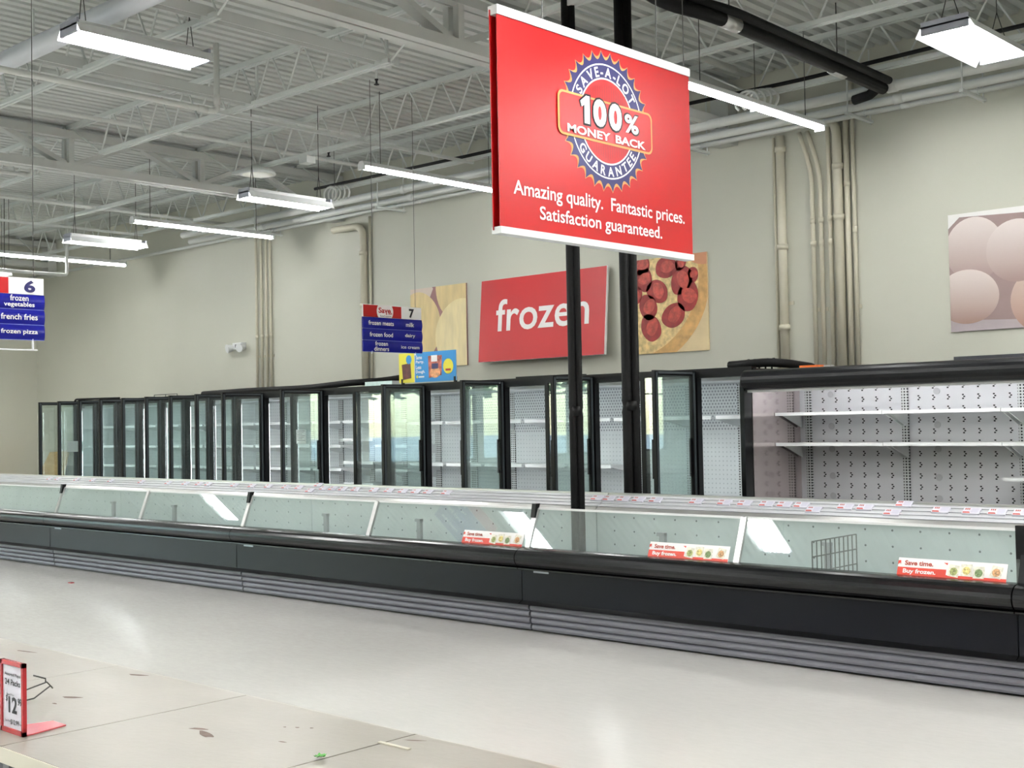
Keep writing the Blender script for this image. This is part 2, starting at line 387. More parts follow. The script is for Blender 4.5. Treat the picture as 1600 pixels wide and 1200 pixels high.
pipe('sprinkler_pipe', [(-20.0,7.2,4.26),(-20.0,10.39,4.26),(-20.0,10.39,5.5)], .028, PIPEW, 'low white sprinkler pipe dropping at the far left', 'pipe', 'sprinkler pipes', [((-20,10.25,4.26),(0,1,0))], [(-20.0,9.3,4.28)], 10, .06)
pipe('sprinkler_main', [(-7.1,3.0,5.28),(-7.1,11.2,5.28)], .035, PIPEW, 'white sprinkler line running beside the right girder', 'pipe', 'sprinkler pipes', [((-7.1,7.4,5.28),(0,1,0)),((-7.1,9.4,5.28),(0,1,0))])
pipe('sprinkler_line', [(-13.2,5.4,5.2),(-13.2,12.2,5.2)], .025, PIPEW, 'thin white sprinkler line in front of the left girder', 'pipe', 'sprinkler pipes', [((-13.2,8.4,5.2),(0,1,0))])
pipe('sprinkler_line', [(-17.8,7.4,5.05),(-17.8,12.2,5.05)], .025, PIPEW, 'thin white sprinkler line behind the left girder', 'pipe', 'sprinkler pipes', [((-17.8,9.6,5.05),(0,1,0))])
for i, (px_, py_) in enumerate([(-10.2,8.9),(-8.7,9.2),(-13.4,10.8),(-5.2,10.6)]):
    t = thing('fire_sprinkler', (px_,py_,5.3), 'small dark sprinkler head under the roof deck, %s from the left' % ['second','third','first','fourth'][i], 'sprinkler', 'sprinkler heads')
    MB().tube([(px_,py_,5.36),(px_,py_,5.52)], .014, 6).build('drop_pipe', PIPEW, t)
    MB().lathe([(.008,.0),(.03,.005),(.03,.012),(.012,.02),(.012,.05),(.02,.055),(.02,.07),(0,.07)], (px_,py_,5.3), 10).build('head', INK, t)
# three lines on trapeze hangers along the back wall
for i, (y, z, r, lb) in enumerate([(11.72,4.9,.055,'thick white pipe on the trapeze hangers, farthest from the wall'),(11.86,4.8,.045,'white pipe in the middle of the trapeze hangers'),(12.02,4.76,.025,'thin white pipe on the trapeze hangers, next to the wall'),(12.1,4.77,.02,'thinnest white conduit tight against the back wall')]):
    pipe('wall_pipe', [(-24.8 if i > 1 else -18.5,y,z),(2,y,z)], r, PIPEW, lb, 'pipe', 'wall pipes', [((cx,y,z),(1,0,0)) for cx in (-16.4,-12.9,-9.3,-5.6)])
for i, x in enumerate([-16.3,-13.35,-10.5,-8.1,-6.05,-4.85]):
    t = thing('trapeze_hanger', (x,11.9,4.66), 'small white trapeze hanger carrying the wall pipes, %s from the left' % ordn(i), 'hanger', 'trapeze hangers')
    MB().box(x-.02, x+.02, 11.6, 12.16, 4.675, 4.705).build('cross_bar', STEEL, t)
    for y in (11.63, 12.13): MB().tube([(x,y,4.66),(x,y,5.45)], .008, 6).build('rod', STEEL, t)
    MB().tube([(x, 12.02+.035*math.cos(a), 4.76+.035*math.sin(a)) for a in [2*PI*k/10 for k in range(11)]], .006, 5).build('clamp', STEEL, t)
pipe('black_cable', [(-14.5,11.42,5.09),(-11,11.44,5.075),(-8,11.42,5.1),(-6.5,11.42,5.08),(-4.2,11.42,5.12),(1,11.42,5.1)], .022, RUBBER, 'black cable lying along the bottom chord nearest the back wall', 'cable', None, (), (), 8, .3)
# black insulated lines
t = thing('insulated_line', (-5.65,8.6,4.86), 'black insulated double pipe sloping to the back wall above the strip light', 'pipe')
MB().tube(bend([(-6.42,8.3,5.4),(-5.9,8.25,5.0),(-5.66,8.6,4.92),(-5.64,11.6,4.86)], .2), .058, 12).build('lower_pipe', RUBBER, t, True)
MB().tube(bend([(-6.36,8.4,5.45),(-5.85,8.35,5.07),(-5.57,8.7,4.975),(-5.55,11.55,4.915)], .2), .038, 12).build('upper_pipe', RUBBER, t, True)
MB().tube([(-5.64,11.52,4.87),(-5.8,11.62,4.83),(-5.98,11.64,4.815)], .05, 10).build('end_elbow', RUBBER, t, True)
for y in (8.75, 10.6):
    MB().tube([(-5.658,y,4.917-.02*(y-8.6)),(-5.656,y+.22,4.913-.02*(y-8.6))], .063, 12).build('foil_band', ALU, t, True)
    MB().tube([(-5.657,y+.1,4.96),(-5.657,y+.1,ZD)], .006, 5).build('hanger_rod', WIRE, t)
def pole(name, x, y, z0, z1, r1, r2, zj, label):
    t = thing(name, (x,y,z0), label, 'pipe', 'black riser poles')
    for dx, r in ((-r2*.9, r1), (r1*.95, r2)):
        b = MB(); zs = [z0, zj-.09, zj-.05, zj, zj+.05, zj+.09, z1]; rs = [r, r, r*1.08, r*.86, r*1.08, r, r]
        b.tube([(x+dx*.73, y+dx*.68, z) for z in zs], rs, 12).build('riser', RUBBER, t, True)
    MB().tube([(x, y, zj-.04), (x, y, zj+.04)], r1*1.35, 12).build('tape_joint', BLACK, t, True)
    return t
pole('insulated_riser', -6.54, 7.8, .27, 5.5, .032, .028, 1.68, 'slimmer black insulated riser standing inside the glass-fronted island')
pole('insulated_riser', -6.45, 8.42, 0, 5.5, .043, .036, 1.72, 'thicker black insulated riser standing behind the island price rail')

# conduits on the back wall
def conduit(x, r, z0, z1, label, top=None, cl=()):
    y = YB-r-.012
    pts = [(x,y,z0),(x,y,z1)] + ([top] if top else [])
    t = thing('wall_conduit', (x,y,z0), label, 'conduit', 'wall conduits')
    MB().tube(bend(pts, .2), r, 10).build('conduit_run', CREAMPIPE, t, True)
    for z in cl: MB().tube([(x,y,z-.03),(x,y,z+.03)], r*1.25, 10).build('coupling', CREAMPIPE, t, True)
    MB().box(x-r*1.9, x+r*1.9, YB-.014, YB-.001, z0+.75, z0+.79).build('strap', CREAMPIPE, t)
    return t
for i, x in enumerate([-17.17,-17.03,-16.89,-16.78]): conduit(x, .022, 2.0, 4.95, 'thin cream conduit at the far left, %s of four' % ordn(i), None, (3.1,))
conduit(-14.38, .055, 2.1, 4.62, 'thick cream wall pipe left of the ice cream poster', (-15.05,12.2,4.62), (3.4,4.2))
conduit(-14.27, .02, 2.1, 4.75, 'thin cream conduit beside the pipe left of the ice cream poster')
conduit(-7.2, .05, 2.1, 4.75, 'thick cream drain pipe right of the pizza poster', None, (2.6,3.5,4.6))
conduit(-7.3, .018, 2.1, 4.75, 'slim cream conduit hugging the drain pipe right of the pizza poster')
for i, (x, dx) in enumerate([(-6.83,-.14),(-6.73,-.14),(-6.62,0)]):
    conduit(x, .025, 2.0, 4.3, 'slim cream conduit between drain pipe and pipe bundle, %s of three' % ordn(i), (x+dx,12.26,4.75), (3.75,3.5))
conduit(-6.5, .05, 2.0, 4.72, 'thick cream pipe in the bundle left of the egg poster', (-6.62,12.24,4.9), (3.75,4.3))
conduit(-6.405, .03, 2.0, 4.9, 'mid-sized cream conduit in the bundle left of the egg poster', None, (4.1,))
conduit(-6.33, .022, 2.0, 5.4, 'rightmost thin cream conduit left of the egg poster', None, (3.6,))

# ------------------------------------------------------------------ lights
def strip_light(x, y0, z, label, L=2.44):
    t = thing('strip_light', (x,y0+L/2,z-.03), label, 'light', 'strip lights')
    b = MB(); n = 6; pr = [(-.03,.055),(.03,.055),(.06,.01),(.06,0),(-.06,0),(-.06,.01)]
    v = [(x+a, y0, z+c) for a, c in pr] + [(x+a, y0+L, z+c) for a, c in pr]
    b.add(v, [(i,(i+1) % n,n+(i+1) % n,n+i) for i in range(n)] + [tuple(range(n)), tuple(range(2*n-1,n-1,-1))]); b.build('housing', WHITE, t)
    h = L/2
    for k in range(2):
        MB().tube([(x, y0+k*h+.03, z-.022), (x, y0+(k+1)*h-.03, z-.022)], .02, 8).build('tube', TUBE, t, True)
    for yy in (y0+.012, y0+h, y0+L-.012): MB().box(x-.055, x+.055, yy-.012, yy+.012, z-.045, z).build('lamp_holder', WHITE, t)
    for yy in (y0+.3, y0+L-.3): MB().tube([(x,yy,z+.055),(x,yy,ZD)], .004, 5).build('hanger_wire', WIRE, t)
    return t
def high_bay(x, y0, z, n, label, wd=.46, L=1.22, axis='Y', wires=True):
    t = thing('high_bay_light', (x,y0+L/2,z-.03), label, 'light', 'high bay lights')
    hw = wd/2
    b = MB(); b.box(x-hw*.45, x+hw*.45, y0+.05, y0+L-.05, z+.05, z+.1); b.build('ballast_box', WHITE, t)
    b = MB(); b.box(x-hw, x+hw, y0, y0+L, z+.035, z+.05); b.build('reflector', WHITE, t)
    for s in (-1, 1):
        v = [(x+s*hw,y0,z+.05),(x+s*(hw+.045),y0,z-.03),(x+s*(hw+.05),y0,z-.03),(x+s*(hw+.005),y0,z+.05)]
        b = MB(); b.add(v+[(p[0],y0+L,p[2]) for p in v], [(0,1,2,3),(7,6,5,4),(0,4,5,1),(1,5,6,2),(2,6,7,3),(3,7,4,0)]); b.build('side_reflector', WHITE, t)
    for e in (y0, y0+L-.02): MB().box(x-hw, x+hw, e, e+.02, z-.02, z+.09).build('end_plate', mat('fixture end metal', (170,172,184), .4, .2, .05, 6), t)
    st = (wd-.03)/n
    for k in range(n):
        xx = x-hw+.015+st*(k+.5)
        MB().tube([(xx,y0+.02,z),(xx,y0+L-.02,z)], .017, 8).build('tube', TUBE, t, True)
    if wires:
        for yy in (y0+.12, y0+L-.12):
            MB().tube([(x-hw*.4,yy,z+.1),(x,yy,z+.38)], .004, 5).build('hanger_wire', WIRE, t)
            MB().tube([(x+hw*.4,yy,z+.1),(x,yy,z+.38),(x,yy,ZD)], .004, 5).build('hanger_wire', WIRE, t)
    return t
strip_light(-10.99, 9.33, 4.6, 'long strip light left of the hanging sign')
strip_light(-6.2, 8.9, 4.53, 'long strip light right of the hanging sign, ending near the wall pipes')
strip_light(-15.94, 9.26, 4.58, 'long strip light above the four thin left conduits')
strip_light(-20.18, 9.16, 4.56, 'long strip light at the far left, above the aisle six sign')
high_bay(-9.13, 4.77, 4.74, 6, 'broad bright fixture at the top left, the largest light', .27)
high_bay(-12.0, 8.41, 4.28, 3, 'short bright fixture hanging just above the wall pipes in mid ceiling', .2)
high_bay(-16.76, 8.71, 4.34, 3, 'short fixture at the left between two long strip lights', .2)
high_bay(-4.19, 9.73, 4.72, 4, 'four-tube fixture at the top right corner', .4)
high_bay(-20.97, 8.6, 4.32, 3, 'short fixture at the left edge, just above the aisle six sign', .2)
k = 0  # unseen fixtures added outside the view to raise the overall light
for (x, y) in [(-23,5.6),(-19.4,5.2),(-4.2,-1.2),(-4.2,-5.5),(-9.1,-1.2),(-9.1,-7),(-15,-1),(-15,-7),(-20.5,1.5),(-20.5,-5),(1.2,4.5),(1.2,9.2),(1.2,-1.5),(1.2,-8),(5.5,2),(5.5,8),(-4.2,-10.5),(-15,3.2),(-3.4,4.6),(-8.4,1.6),(-12.6,1.0),(-1,6.2),(-1,9.4),(-.4,.2),(-1,-4),(-6.6,-2),(-18,-2.5),(-12,-4.5)]:
    high_bay(x, y, 4.74, 6, 'six-tube fixture added outside the view as fill light, %s' % ordn(k), .42); k += 1
# domed vent lamp and small ceiling boxes
t = thing('ceiling_dome', (-13.6,9.76,4.92), 'round white dome hanging from the joist left of the strip light', 'dome')
MB().lathe([(0,.12),(.08,.12),(.2,.06),(.24,.02),(.24,0),(.2,-.008)], (-13.6,9.76,4.95), 24).build('dome_shell', STEEL, t, True)
MB().lathe([(.2,-.008),(.1,-.012),(0,-.012)], (-13.6,9.76,4.95), 24).build('diffuser', mat('cream diffuser', (226,228,214), .4, 0, .02, 3), t, True)
tag(MB().box(-12.63,-12.47,9.7,9.84,4.93,5.018).build('junction_box', STEEL), 'small white junction box under the second joist', 'box')
tag(MB().box(-8.95,-8.55,11.7,11.95,4.98,5.1).build('junction_box', WHITE), 'white box on the wall pipes right behind the hanging sign', 'box')

# ------------------------------------------------------------------ glass-door coolers along the back wall
GL_DOOR = glass('cooler door glass', (243,250,248), 2.4, .12)
PERFW = dots('perforated white back panel', (232,235,238), (160,164,170), .04, .035, .0105, 'XZ', .35, True)
GRIDW = dots('finely drilled white back panel', (230,234,236), (196,201,204), .05, .05, .008, 'XZ', .4)
STAND = dots('slotted white standard', (214,217,217), (40,42,46), .03, .028, .0085, 'XZ', .4)
BW, X0K = .69, -7.47
OPEN = {0,2,4,6,9} | set(range(11,20))
CZ0, CZ1, CY = .28, 2.10, 10.9
units = [(15,19,'glass-door cooler at the far left with every door swung open'),(10,14,'glass-door cooler in front of the thin conduits, second from the left end'),
         (5,9,'glass-door cooler carrying the blue and yellow banner'),(0,4,'glass-door cooler nearest the open multideck case, behind the black risers')]
for k0, k1, lb in units:
    xa, xb = X0K-BW*k1, X0K-BW*k0+BW
    t = thing('glass_door_cooler', ((xa+xb)/2, 11.5, 0), lb, 'cooler', 'glass door coolers')
    MB().box(xa, xb, 10.95, 12.2, CZ1-.06, CZ1).build('roof_panel', BLACK, t)
    MB().box(xa, xb, 10.95, 12.2, 0, CZ0).build('base', BLACK, t)
    MB().box(xa, xb, 11.0, 11.75, CZ1-.11, CZ1-.06).build('ceiling_liner', LINER, t)
    MB().box(xa, xb, 10.86, 10.95, CZ1-.075, CZ1+.02).build('header', BLACK, t)
    MB().box(xa, xb, 10.86, 10.95, 0, CZ0+.04).build('sill', BLACK, t)
    MB().box(xa, xb, 11.75, 11.8, CZ0, CZ1-.06).build('back_panel', GRIDW if k0 else GRIDW, t)
    if k1 == 19: MB().box(xa-.03, xa, 10.88, 12.2, 0, CZ1).build('end_panel', BLACK, t); MB().box(xa, xa+.015, 10.95, 11.75, CZ0, CZ1-.11).build('end_liner', LINER, t)
    if k0 == 0: MB().box(xb, xb+.03, 10.88, 12.2, 0, CZ1).build('end_panel', BLACK, t); MB().box(xb-.015, xb, 10.95, 11.75, CZ0, CZ1-.11).build('end_liner', LINER, t)
    for q in range(k0, k1+1):
        xk = X0K-BW*q
        MB().box(xk-.024, xk+.024, 10.86, 10.94, CZ0, CZ1-.06).build('mullion', BLACK, t)
        MB().box(xk-.01, xk+.01, 10.942, 10.952, .4, 1.94).build('added_mullion_glow', emit('added cooler fill', (.93,.97,1.0), 5.0), t)  # glowing strip added behind the mullion to brighten the cooler interior
        MB().box(xk-.05, xk+.05, 11.735, 11.75, CZ0, CZ1-.12).build('slotted_standard', STAND, t)
        MB().box(xk+.05, xk+BW-.05, 11.738, 11.75, 1.7 if q < 7 else 1.98, CZ1-.12).build('perforated_panel', PERFW, t)
        if q < 7: MB().box(xk+.05, xk+BW-.05, 11.738, 11.75, 1.46, 1.695).build('perforated_panel', PERFW, t)
        shelf = [1.63] if q < 3 else ([1.63, 1.09] if q < 8 else [1.67, 1.42, 1.1, .8] if q == 9 else [1.67, 1.33, 1.0])
        for zz in shelf:
            so = MB().box(xk+.03, xk+BW-.03, 11.2, 11.735, zz-.03, zz-.012).build('shelf', WHITE, t)
            MB().box(xk+.03, xk+BW-.03, 11.185, 11.2, zz-.04, zz).build('shelf_lip', WHITE, so)
            for s in (.035, BW-.045): MB().add([(xk+s,11.22,zz-.03),(xk+s,11.735,zz-.03),(xk+s,11.735,zz-.13),(xk+s+.008,11.22,zz-.03),(xk+s+.008,11.735,zz-.03),(xk+s+.008,11.735,zz-.13)], [(0,1,2),(3,5,4),(0,3,4,1),(1,4,5,2),(2,5,3,0)]).build('bracket', WHITE, so)
        # the door hangs on the left mullion of its bay
        op = q in OPEN
        dz0, dz1, dw, th = CZ0+.03, CZ1+.0, BW+.0, .04
        ang = random.uniform(-1.2, 1.2)*PI/180 + (-PI/2 if op else 0)
        hx, hy = xk + (0 if op else .005), 10.855
        ca, sa = math.cos(ang), math.sin(ang)
        def place(mb):
            mb.v = [(hx + p[0]*ca - p[1]*sa, hy + p[0]*sa + p[1]*ca, p[2]) for p in mb.v]; return mb
        st, rl = .05, .05
        fr = MB(); fr.box(0, st, -th, 0, dz0, dz1).box(dw-st, dw, -th, 0, dz0, dz1).box(st, dw-st, -th, 0, dz0, dz0+rl).box(st, dw-st, -th, 0, dz1-rl, dz1)
        d = place(fr).build('door', BLACK, t); d['label'] = 'black framed glass door swung open' if op else 'black framed glass door, shut'
        place(MB().box(st, dw-st, -.03, -.022, dz0+rl, dz1-rl)).build('pane', GL_DOOR, d)
        place(MB().box(.012, st-.012, .0, .01, dz0+.02, dz1-.02).box(dw-st+.012, dw-.012, .0, .01, dz0+.02, dz1-.02).box(st, dw-st, 0, .01, dz0+.012, dz0+rl-.015).box(st, dw-st, 0, .01, dz1-rl+.015, dz1-.012)).build('gasket', mat('grey door gasket', (60,66,70), .6, 0, .1, 6), d)
        place(MB().box(dw-.045, dw-.025, -th-.035, -th-.02, 1.0, 1.4).box(dw-.045, dw-.025, -th-.02, -th, 1.0, 1.03).box(dw-.045, dw-.025, -th-.02, -th, 1.37, 1.4)).build('handle', BLACK, d)
# notes taped to doors
NOTE = mat('paper note', (232,234,232), .7, 0, .03, 5)
t = thing('paper_notice', (-14.1,10.79,1.35), 'white printed notice taped on a shut cooler door', 'notice')
MB().box(-14.21,-13.99,10.8,10.804,1.355,1.555).build('sheet', NOTE, t)
fc = Face(t, (-14.21,10.8,1.355), (1,0,0), (0,0,1))
fc.polys('printed_lines', [[(.02,.175-i*.022),(.2-.03*(i % 3),.175-i*.022),(.2-.03*(i % 3),.182-i*.022),(.02,.182-i*.022)] for i in range(7)], mat('grey print', (90,90,94), .6, 0, .02, 3), .001)
tag(MB().box(-19.93,-19.926,10.33,10.62,1.24,1.42).build('paper_sheet', NOTE), 'blank white sheet on the glass of a far left open door', 'paper')

# ------------------------------------------------------------------ things on the cooler tops
t = thing('promo_banner', (-11.65,10.96,2.12), 'blue and yellow pizza banner standing on the cooler top', 'banner')
x0, x1, z0, z1 = -12.19, -11.12, 2.14, 2.525
MB().box(x0, x1, 10.95, 10.957, z0, z1).build('board', PRINTW, t)
fc = Face(t, (x0,10.95,z0), (1,0,0), (0,0,1)); W_, H_ = x1-x0, z1-z0
SKYB = mat('sky blue print', (42,140,206), .4, 0, .04, 4); YEL = mat('yellow print', (232,222,66), .4, 0, .03, 4); BRN = mat('brown packet print', (92,52,46), .5, 0, .5, 14)
fc.rect('yellow_field', 0, W_*.275, 0, H_, YEL, .001); fc.rect('blue_field', W_*.285, W_, 0, H_, SKYB, .001)
fc.poly('brown_packet', [(W_*.07,H_*.1),(W_*.22,H_*.15),(W_*.21,H_*.66),(W_*.05,H_*.62)], BRN, .002)
fc.poly('blue_badge', ell(W_*.18,H_*.78,W_*.05,H_*.15), SKYB, .003)
fc.poly('pizza_package', [(W_*.53,H_*.12),(W_*.75,H_*.2),(W_*.76,H_*.86),(W_*.52,H_*.86)], mat('package red white print', (176,96,78), .5, 0, .7, 22), .002)
fc.poly('package_window', ell(W_*.64,H_*.3,W_*.09,H_*.18), mat('pizza crust print', (222,160,112), .5, 0, .4, 26), .003)
fc.rect('package_label', W_*.585, W_*.695, H_*.42, H_*.6, NAVY, .004); fc.rect('package_top', W_*.575, W_*.68, H_*.66, H_*.87, PRINTW, .003)
fc.poly('yellow_badge', ell(W_*.865,H_*.48,W_*.085,H_*.25), YEL, .003)
fc.rect('badge_print', W_*.82, W_*.91, H_*.33, H_*.4, mat('dark red print', (170,60,40), .5, 0, .1, 5), .004)
for i, (tx, ww) in enumerate([('Same',.11),('Party.',.145),('Less',.095),('Dough.',.16)]): fc.text(tx, W_*(.305+ww/2), H_*(.83-.165*i), W_*ww, H_*.13, PRINTW, .02)
fc.poly('lemon_logo', ell(W_*.325,H_*.18,W_*.016,H_*.05), YEL, .003); fc.rect('logo_line', W_*.35, W_*.45, H_*.15, H_*.2, PRINTW, .003)
for xx in (x0+.06, x1-.03): MB().box(xx-.012, xx+.012, 10.94, 10.98, 2.12, 2.19).build('clip', BLACK, t)
pipe('cable_bundle', [(-17.3,11.3,2.15),(-16,11.32,2.165),(-14.6,11.34,2.16),(-13.6,11.3,2.2),(-13.2,11.6,2.22),(-13.15,12.1,2.3)], .045, RUBBER, 'black cable bundle lying on the cooler tops left of the banner', 'cable', None, (), (), 8, .4)
tag(MB().box(-13.0,-12.45,11.05,11.2,2.105,2.185).build('foil_box', mat('pale foil wrap', (196,214,218), .3, .3, .1, 12)), 'pale shiny box on the cooler top left of the banner', 'box')
tag(MB().box(-10.25,-9.3,11.1,11.3,2.105,2.15).build('trim_strip', BLACK), 'long black trim strip lying on the cooler top near the risers', 'strip')
pipe('curved_tube', [(-20.62,10.84,1.98),(-20.62,10.84,2.15),(-19.2,10.9,2.135)], .018, RUBBER, 'thin black tube bent over the corner of the far left cooler', 'tube', None, (), (), 8, .08)
t = thing('wire_rack', (-17.75,11.2,2.1), 'small wire rack on top of the left cooler', 'rack')
b = MB()
for z in (2.12, 2.17): b.tube([(-18.6,11.2,z),(-17.9,11.2,z)], .006, 5)
for x in (-18.6,-18.25,-17.9): b.tube([(x,11.2,2.1),(x,11.2,2.17)], .006, 5)
b.build('rack_wires', WIRE, t)
t = thing('cable_hooks', (-6.95,11.2,2.1), 'row of black pipe ends curling up beside the drain pipe foot', 'pipe')
for i in range(5):
    x = -7.08+.075*i; MB().tube([(x,11.25,2.1),(x,11.25,2.19),(x+.012,11.25,2.205),(x+.035,11.25,2.205)], .01, 6).build('pipe_end', RUBBER, t, True)
pipe('black_hose', [(-7.2,11.1,2.15),(-6.75,11.12,2.165),(-6.62,11.3,2.15),(-6.6,11.75,2.12)], .045, RUBBER, 'black hose draped over the joint of cooler and multideck', 'hose', None, (), (), 8, .3)

# ------------------------------------------------------------------ open multideck case
mx0, mx1, myf, myb = -6.56, .9, 10.35, 11.4
t = thing('multideck_case', (-2.8,10.9,0), 'empty open multideck cooler with black canopy and white slotted back', 'cooler')
ep = [(10.36,0),(12.1,0),(12.1,2.05),(10.5,2.055),(10.38,2.0),(10.36,1.9)]
MB().prism(ep, mx0-.05, mx0).build('end_panel', BLACKGLOSS, t)
MB().prism(ep, mx1, mx1+.05).build('end_panel', BLACKGLOSS, t)
MIRR = mat('dull mirror liner', (214,202,202), .1, .75, .03, 2)
MB().box(mx0, mx0+.006, 10.5, 11.4, .5, 1.96).build('mirror_liner', MIRR, t)
cp = [(12.1,2.0),(12.1,2.06),(10.5,2.06)] + [(10.39+.09*math.cos(a), 1.965+.095*math.sin(a)) for a in [PI/2 + PI*q/10 for q in range(11)]] + [(10.48,1.86),(10.55,1.95)]
MB().prism(cp, mx0, mx1).build('canopy', mat('black satin canopy', (14,15,19), .32, 0, .05, 3, 0, 60, .4), t, False)
MB().box(mx0, mx1, 10.43, 11.4, 1.945, 1.96).build('ceiling_liner', LINER, t)
MB().box(mx0, mx1, 10.42, 10.47, 1.845, 1.87).build('canopy_lip', WHITE, t)
MB().box(mx0, mx1, myb, myb+.05, .5, 1.96).build('back_panel', mat('multideck back sheet', (222,222,226), .38, 0, .03, 1.5), t)
MB().box(mx0, mx1, 10.42, 11.4, 0, .5).build('tub', BLACK, t)
MB().tube([(mx0+.05,10.56,1.925),(mx1-.05,10.56,1.925)], .012, 8).build('added_canopy_glow', emit('added canopy fill', (1.0,.98,.97), 11.0), t)  # glowing tube added behind the canopy to lighten the case inside
b = MB(); SLOT = mat('dark slot', (46,44,46), .8, 0, .2, 9); kz = 0
xs = []; x = mx0+.13
while x < mx1-.05:
    xs.append(x); x += .1455
for x in xs:
    for kz in range(13):
        z = 1.87-.107*kz
        for q in range(3):
            dx = .006*(1 if q % 2 else -1); b.add([(x+dx-.009,myb-.0015,z-.026+q*.018),(x+dx+.009,myb-.0015,z-.026+q*.018),(x+dx+.009,myb-.0015,z-.013+q*.018),(x+dx-.009,myb-.0015,z-.013+q*.018)], [(0,1,2,3)])
so = b.build('air_slots', SLOT, t); so['kind'] = 'stuff'
b = MB()
for x in [mx0+.36+q*1.11 for q in range(7)]:
    for z in (1.82,1.5,1.27,1.0,.8): MB().tube([(x,myb-.004,z),(x,myb+.01,z)], .033, 14).build('plug_cap', mat('grey plug cap', (196,196,200), .4, 0, .03, 4), t)
stx = [-6.45,-5.405,-4.29,-3.17,-2.05,-.93,.19]
for x in stx: MB().box(x-.032, x+.032, myb-.02, myb, .5, 1.93).build('slotted_standard', STAND, t)
for zz in (1.645, 1.345):
    for a, c in zip([mx0+.01]+stx[1:], stx[1:]+[mx1-.02]):
        so = MB().box(a+.003, c-.003, 10.92, 11.38, zz-.02, zz-.006).build('shelf', WHITE, t)
        MB().box(a+.003, c-.003, 10.9, 10.92, zz-.032, zz).build('shelf_lip', WHITE, so)
        for xx in (a+.02, c-.03): MB().add([(xx,11.0,zz-.03),(xx,11.38,zz-.03),(xx,11.38,zz-.16),(xx+.01,11.0,zz-.03),(xx+.01,11.38,zz-.03),(xx+.01,11.38,zz-.16)], [(0,1,2),(3,5,4),(0,3,4,1),(1,4,5,2),(2,5,3,0)]).build('bracket', WHITE, so)
for a, c in zip(stx[2:], stx[3:]):
    so = MB().box(a+.003, c-.003, 10.92, 11.38, 1.015, 1.03).build('shelf', WHITE, t); MB().box(a+.003, c-.003, 10.9, 10.92, 1.004, 1.036).build('shelf_lip', WHITE, so)
tag(MB().box(-6.52,-6.3,11.35,11.5,2.06,2.125).build('orange_box', mat('orange plastic', (236,112,36), .5, 0, .05, 6)), 'small bright orange box on top of the multideck case', 'box')
tag(MB().box(-6.27,-6.2,11.4,11.48,2.06,2.12).build('grey_valve', ALU), 'small grey metal fitting beside the orange box', 'fitting')
tag(MB().box(-4.72,-3.9,10.95,11.3,2.06,2.115).build('lid_panel', mat('dark grey lid', (58,60,66), .5, 0, .05, 4)), 'dark grey lid panel on the multideck canopy below the egg poster', 'panel')

# leaning board in the far corner
t = thing('plywood_board', (-24.0,11.9,0), 'tan wooden board leaning in the far left corner behind open doors', 'board')
bv = [(-24.8,11.85,0),(-23.25,11.8,0),(-23.45,12.18,1.2),(-24.3,12.22,1.17)]
b = MB(); b.add(bv + [(x,y+.03,z) for x,y,z in bv], [(0,1,2,3),(7,6,5,4),(0,4,5,1),(1,5,6,2),(2,6,7,3),(3,7,4,0)]); b.build('board_sheet', mat('tan plywood', (200,166,112), .6, 0, .12, 4, 0, 60, None, 0, (1,1,6)), t)

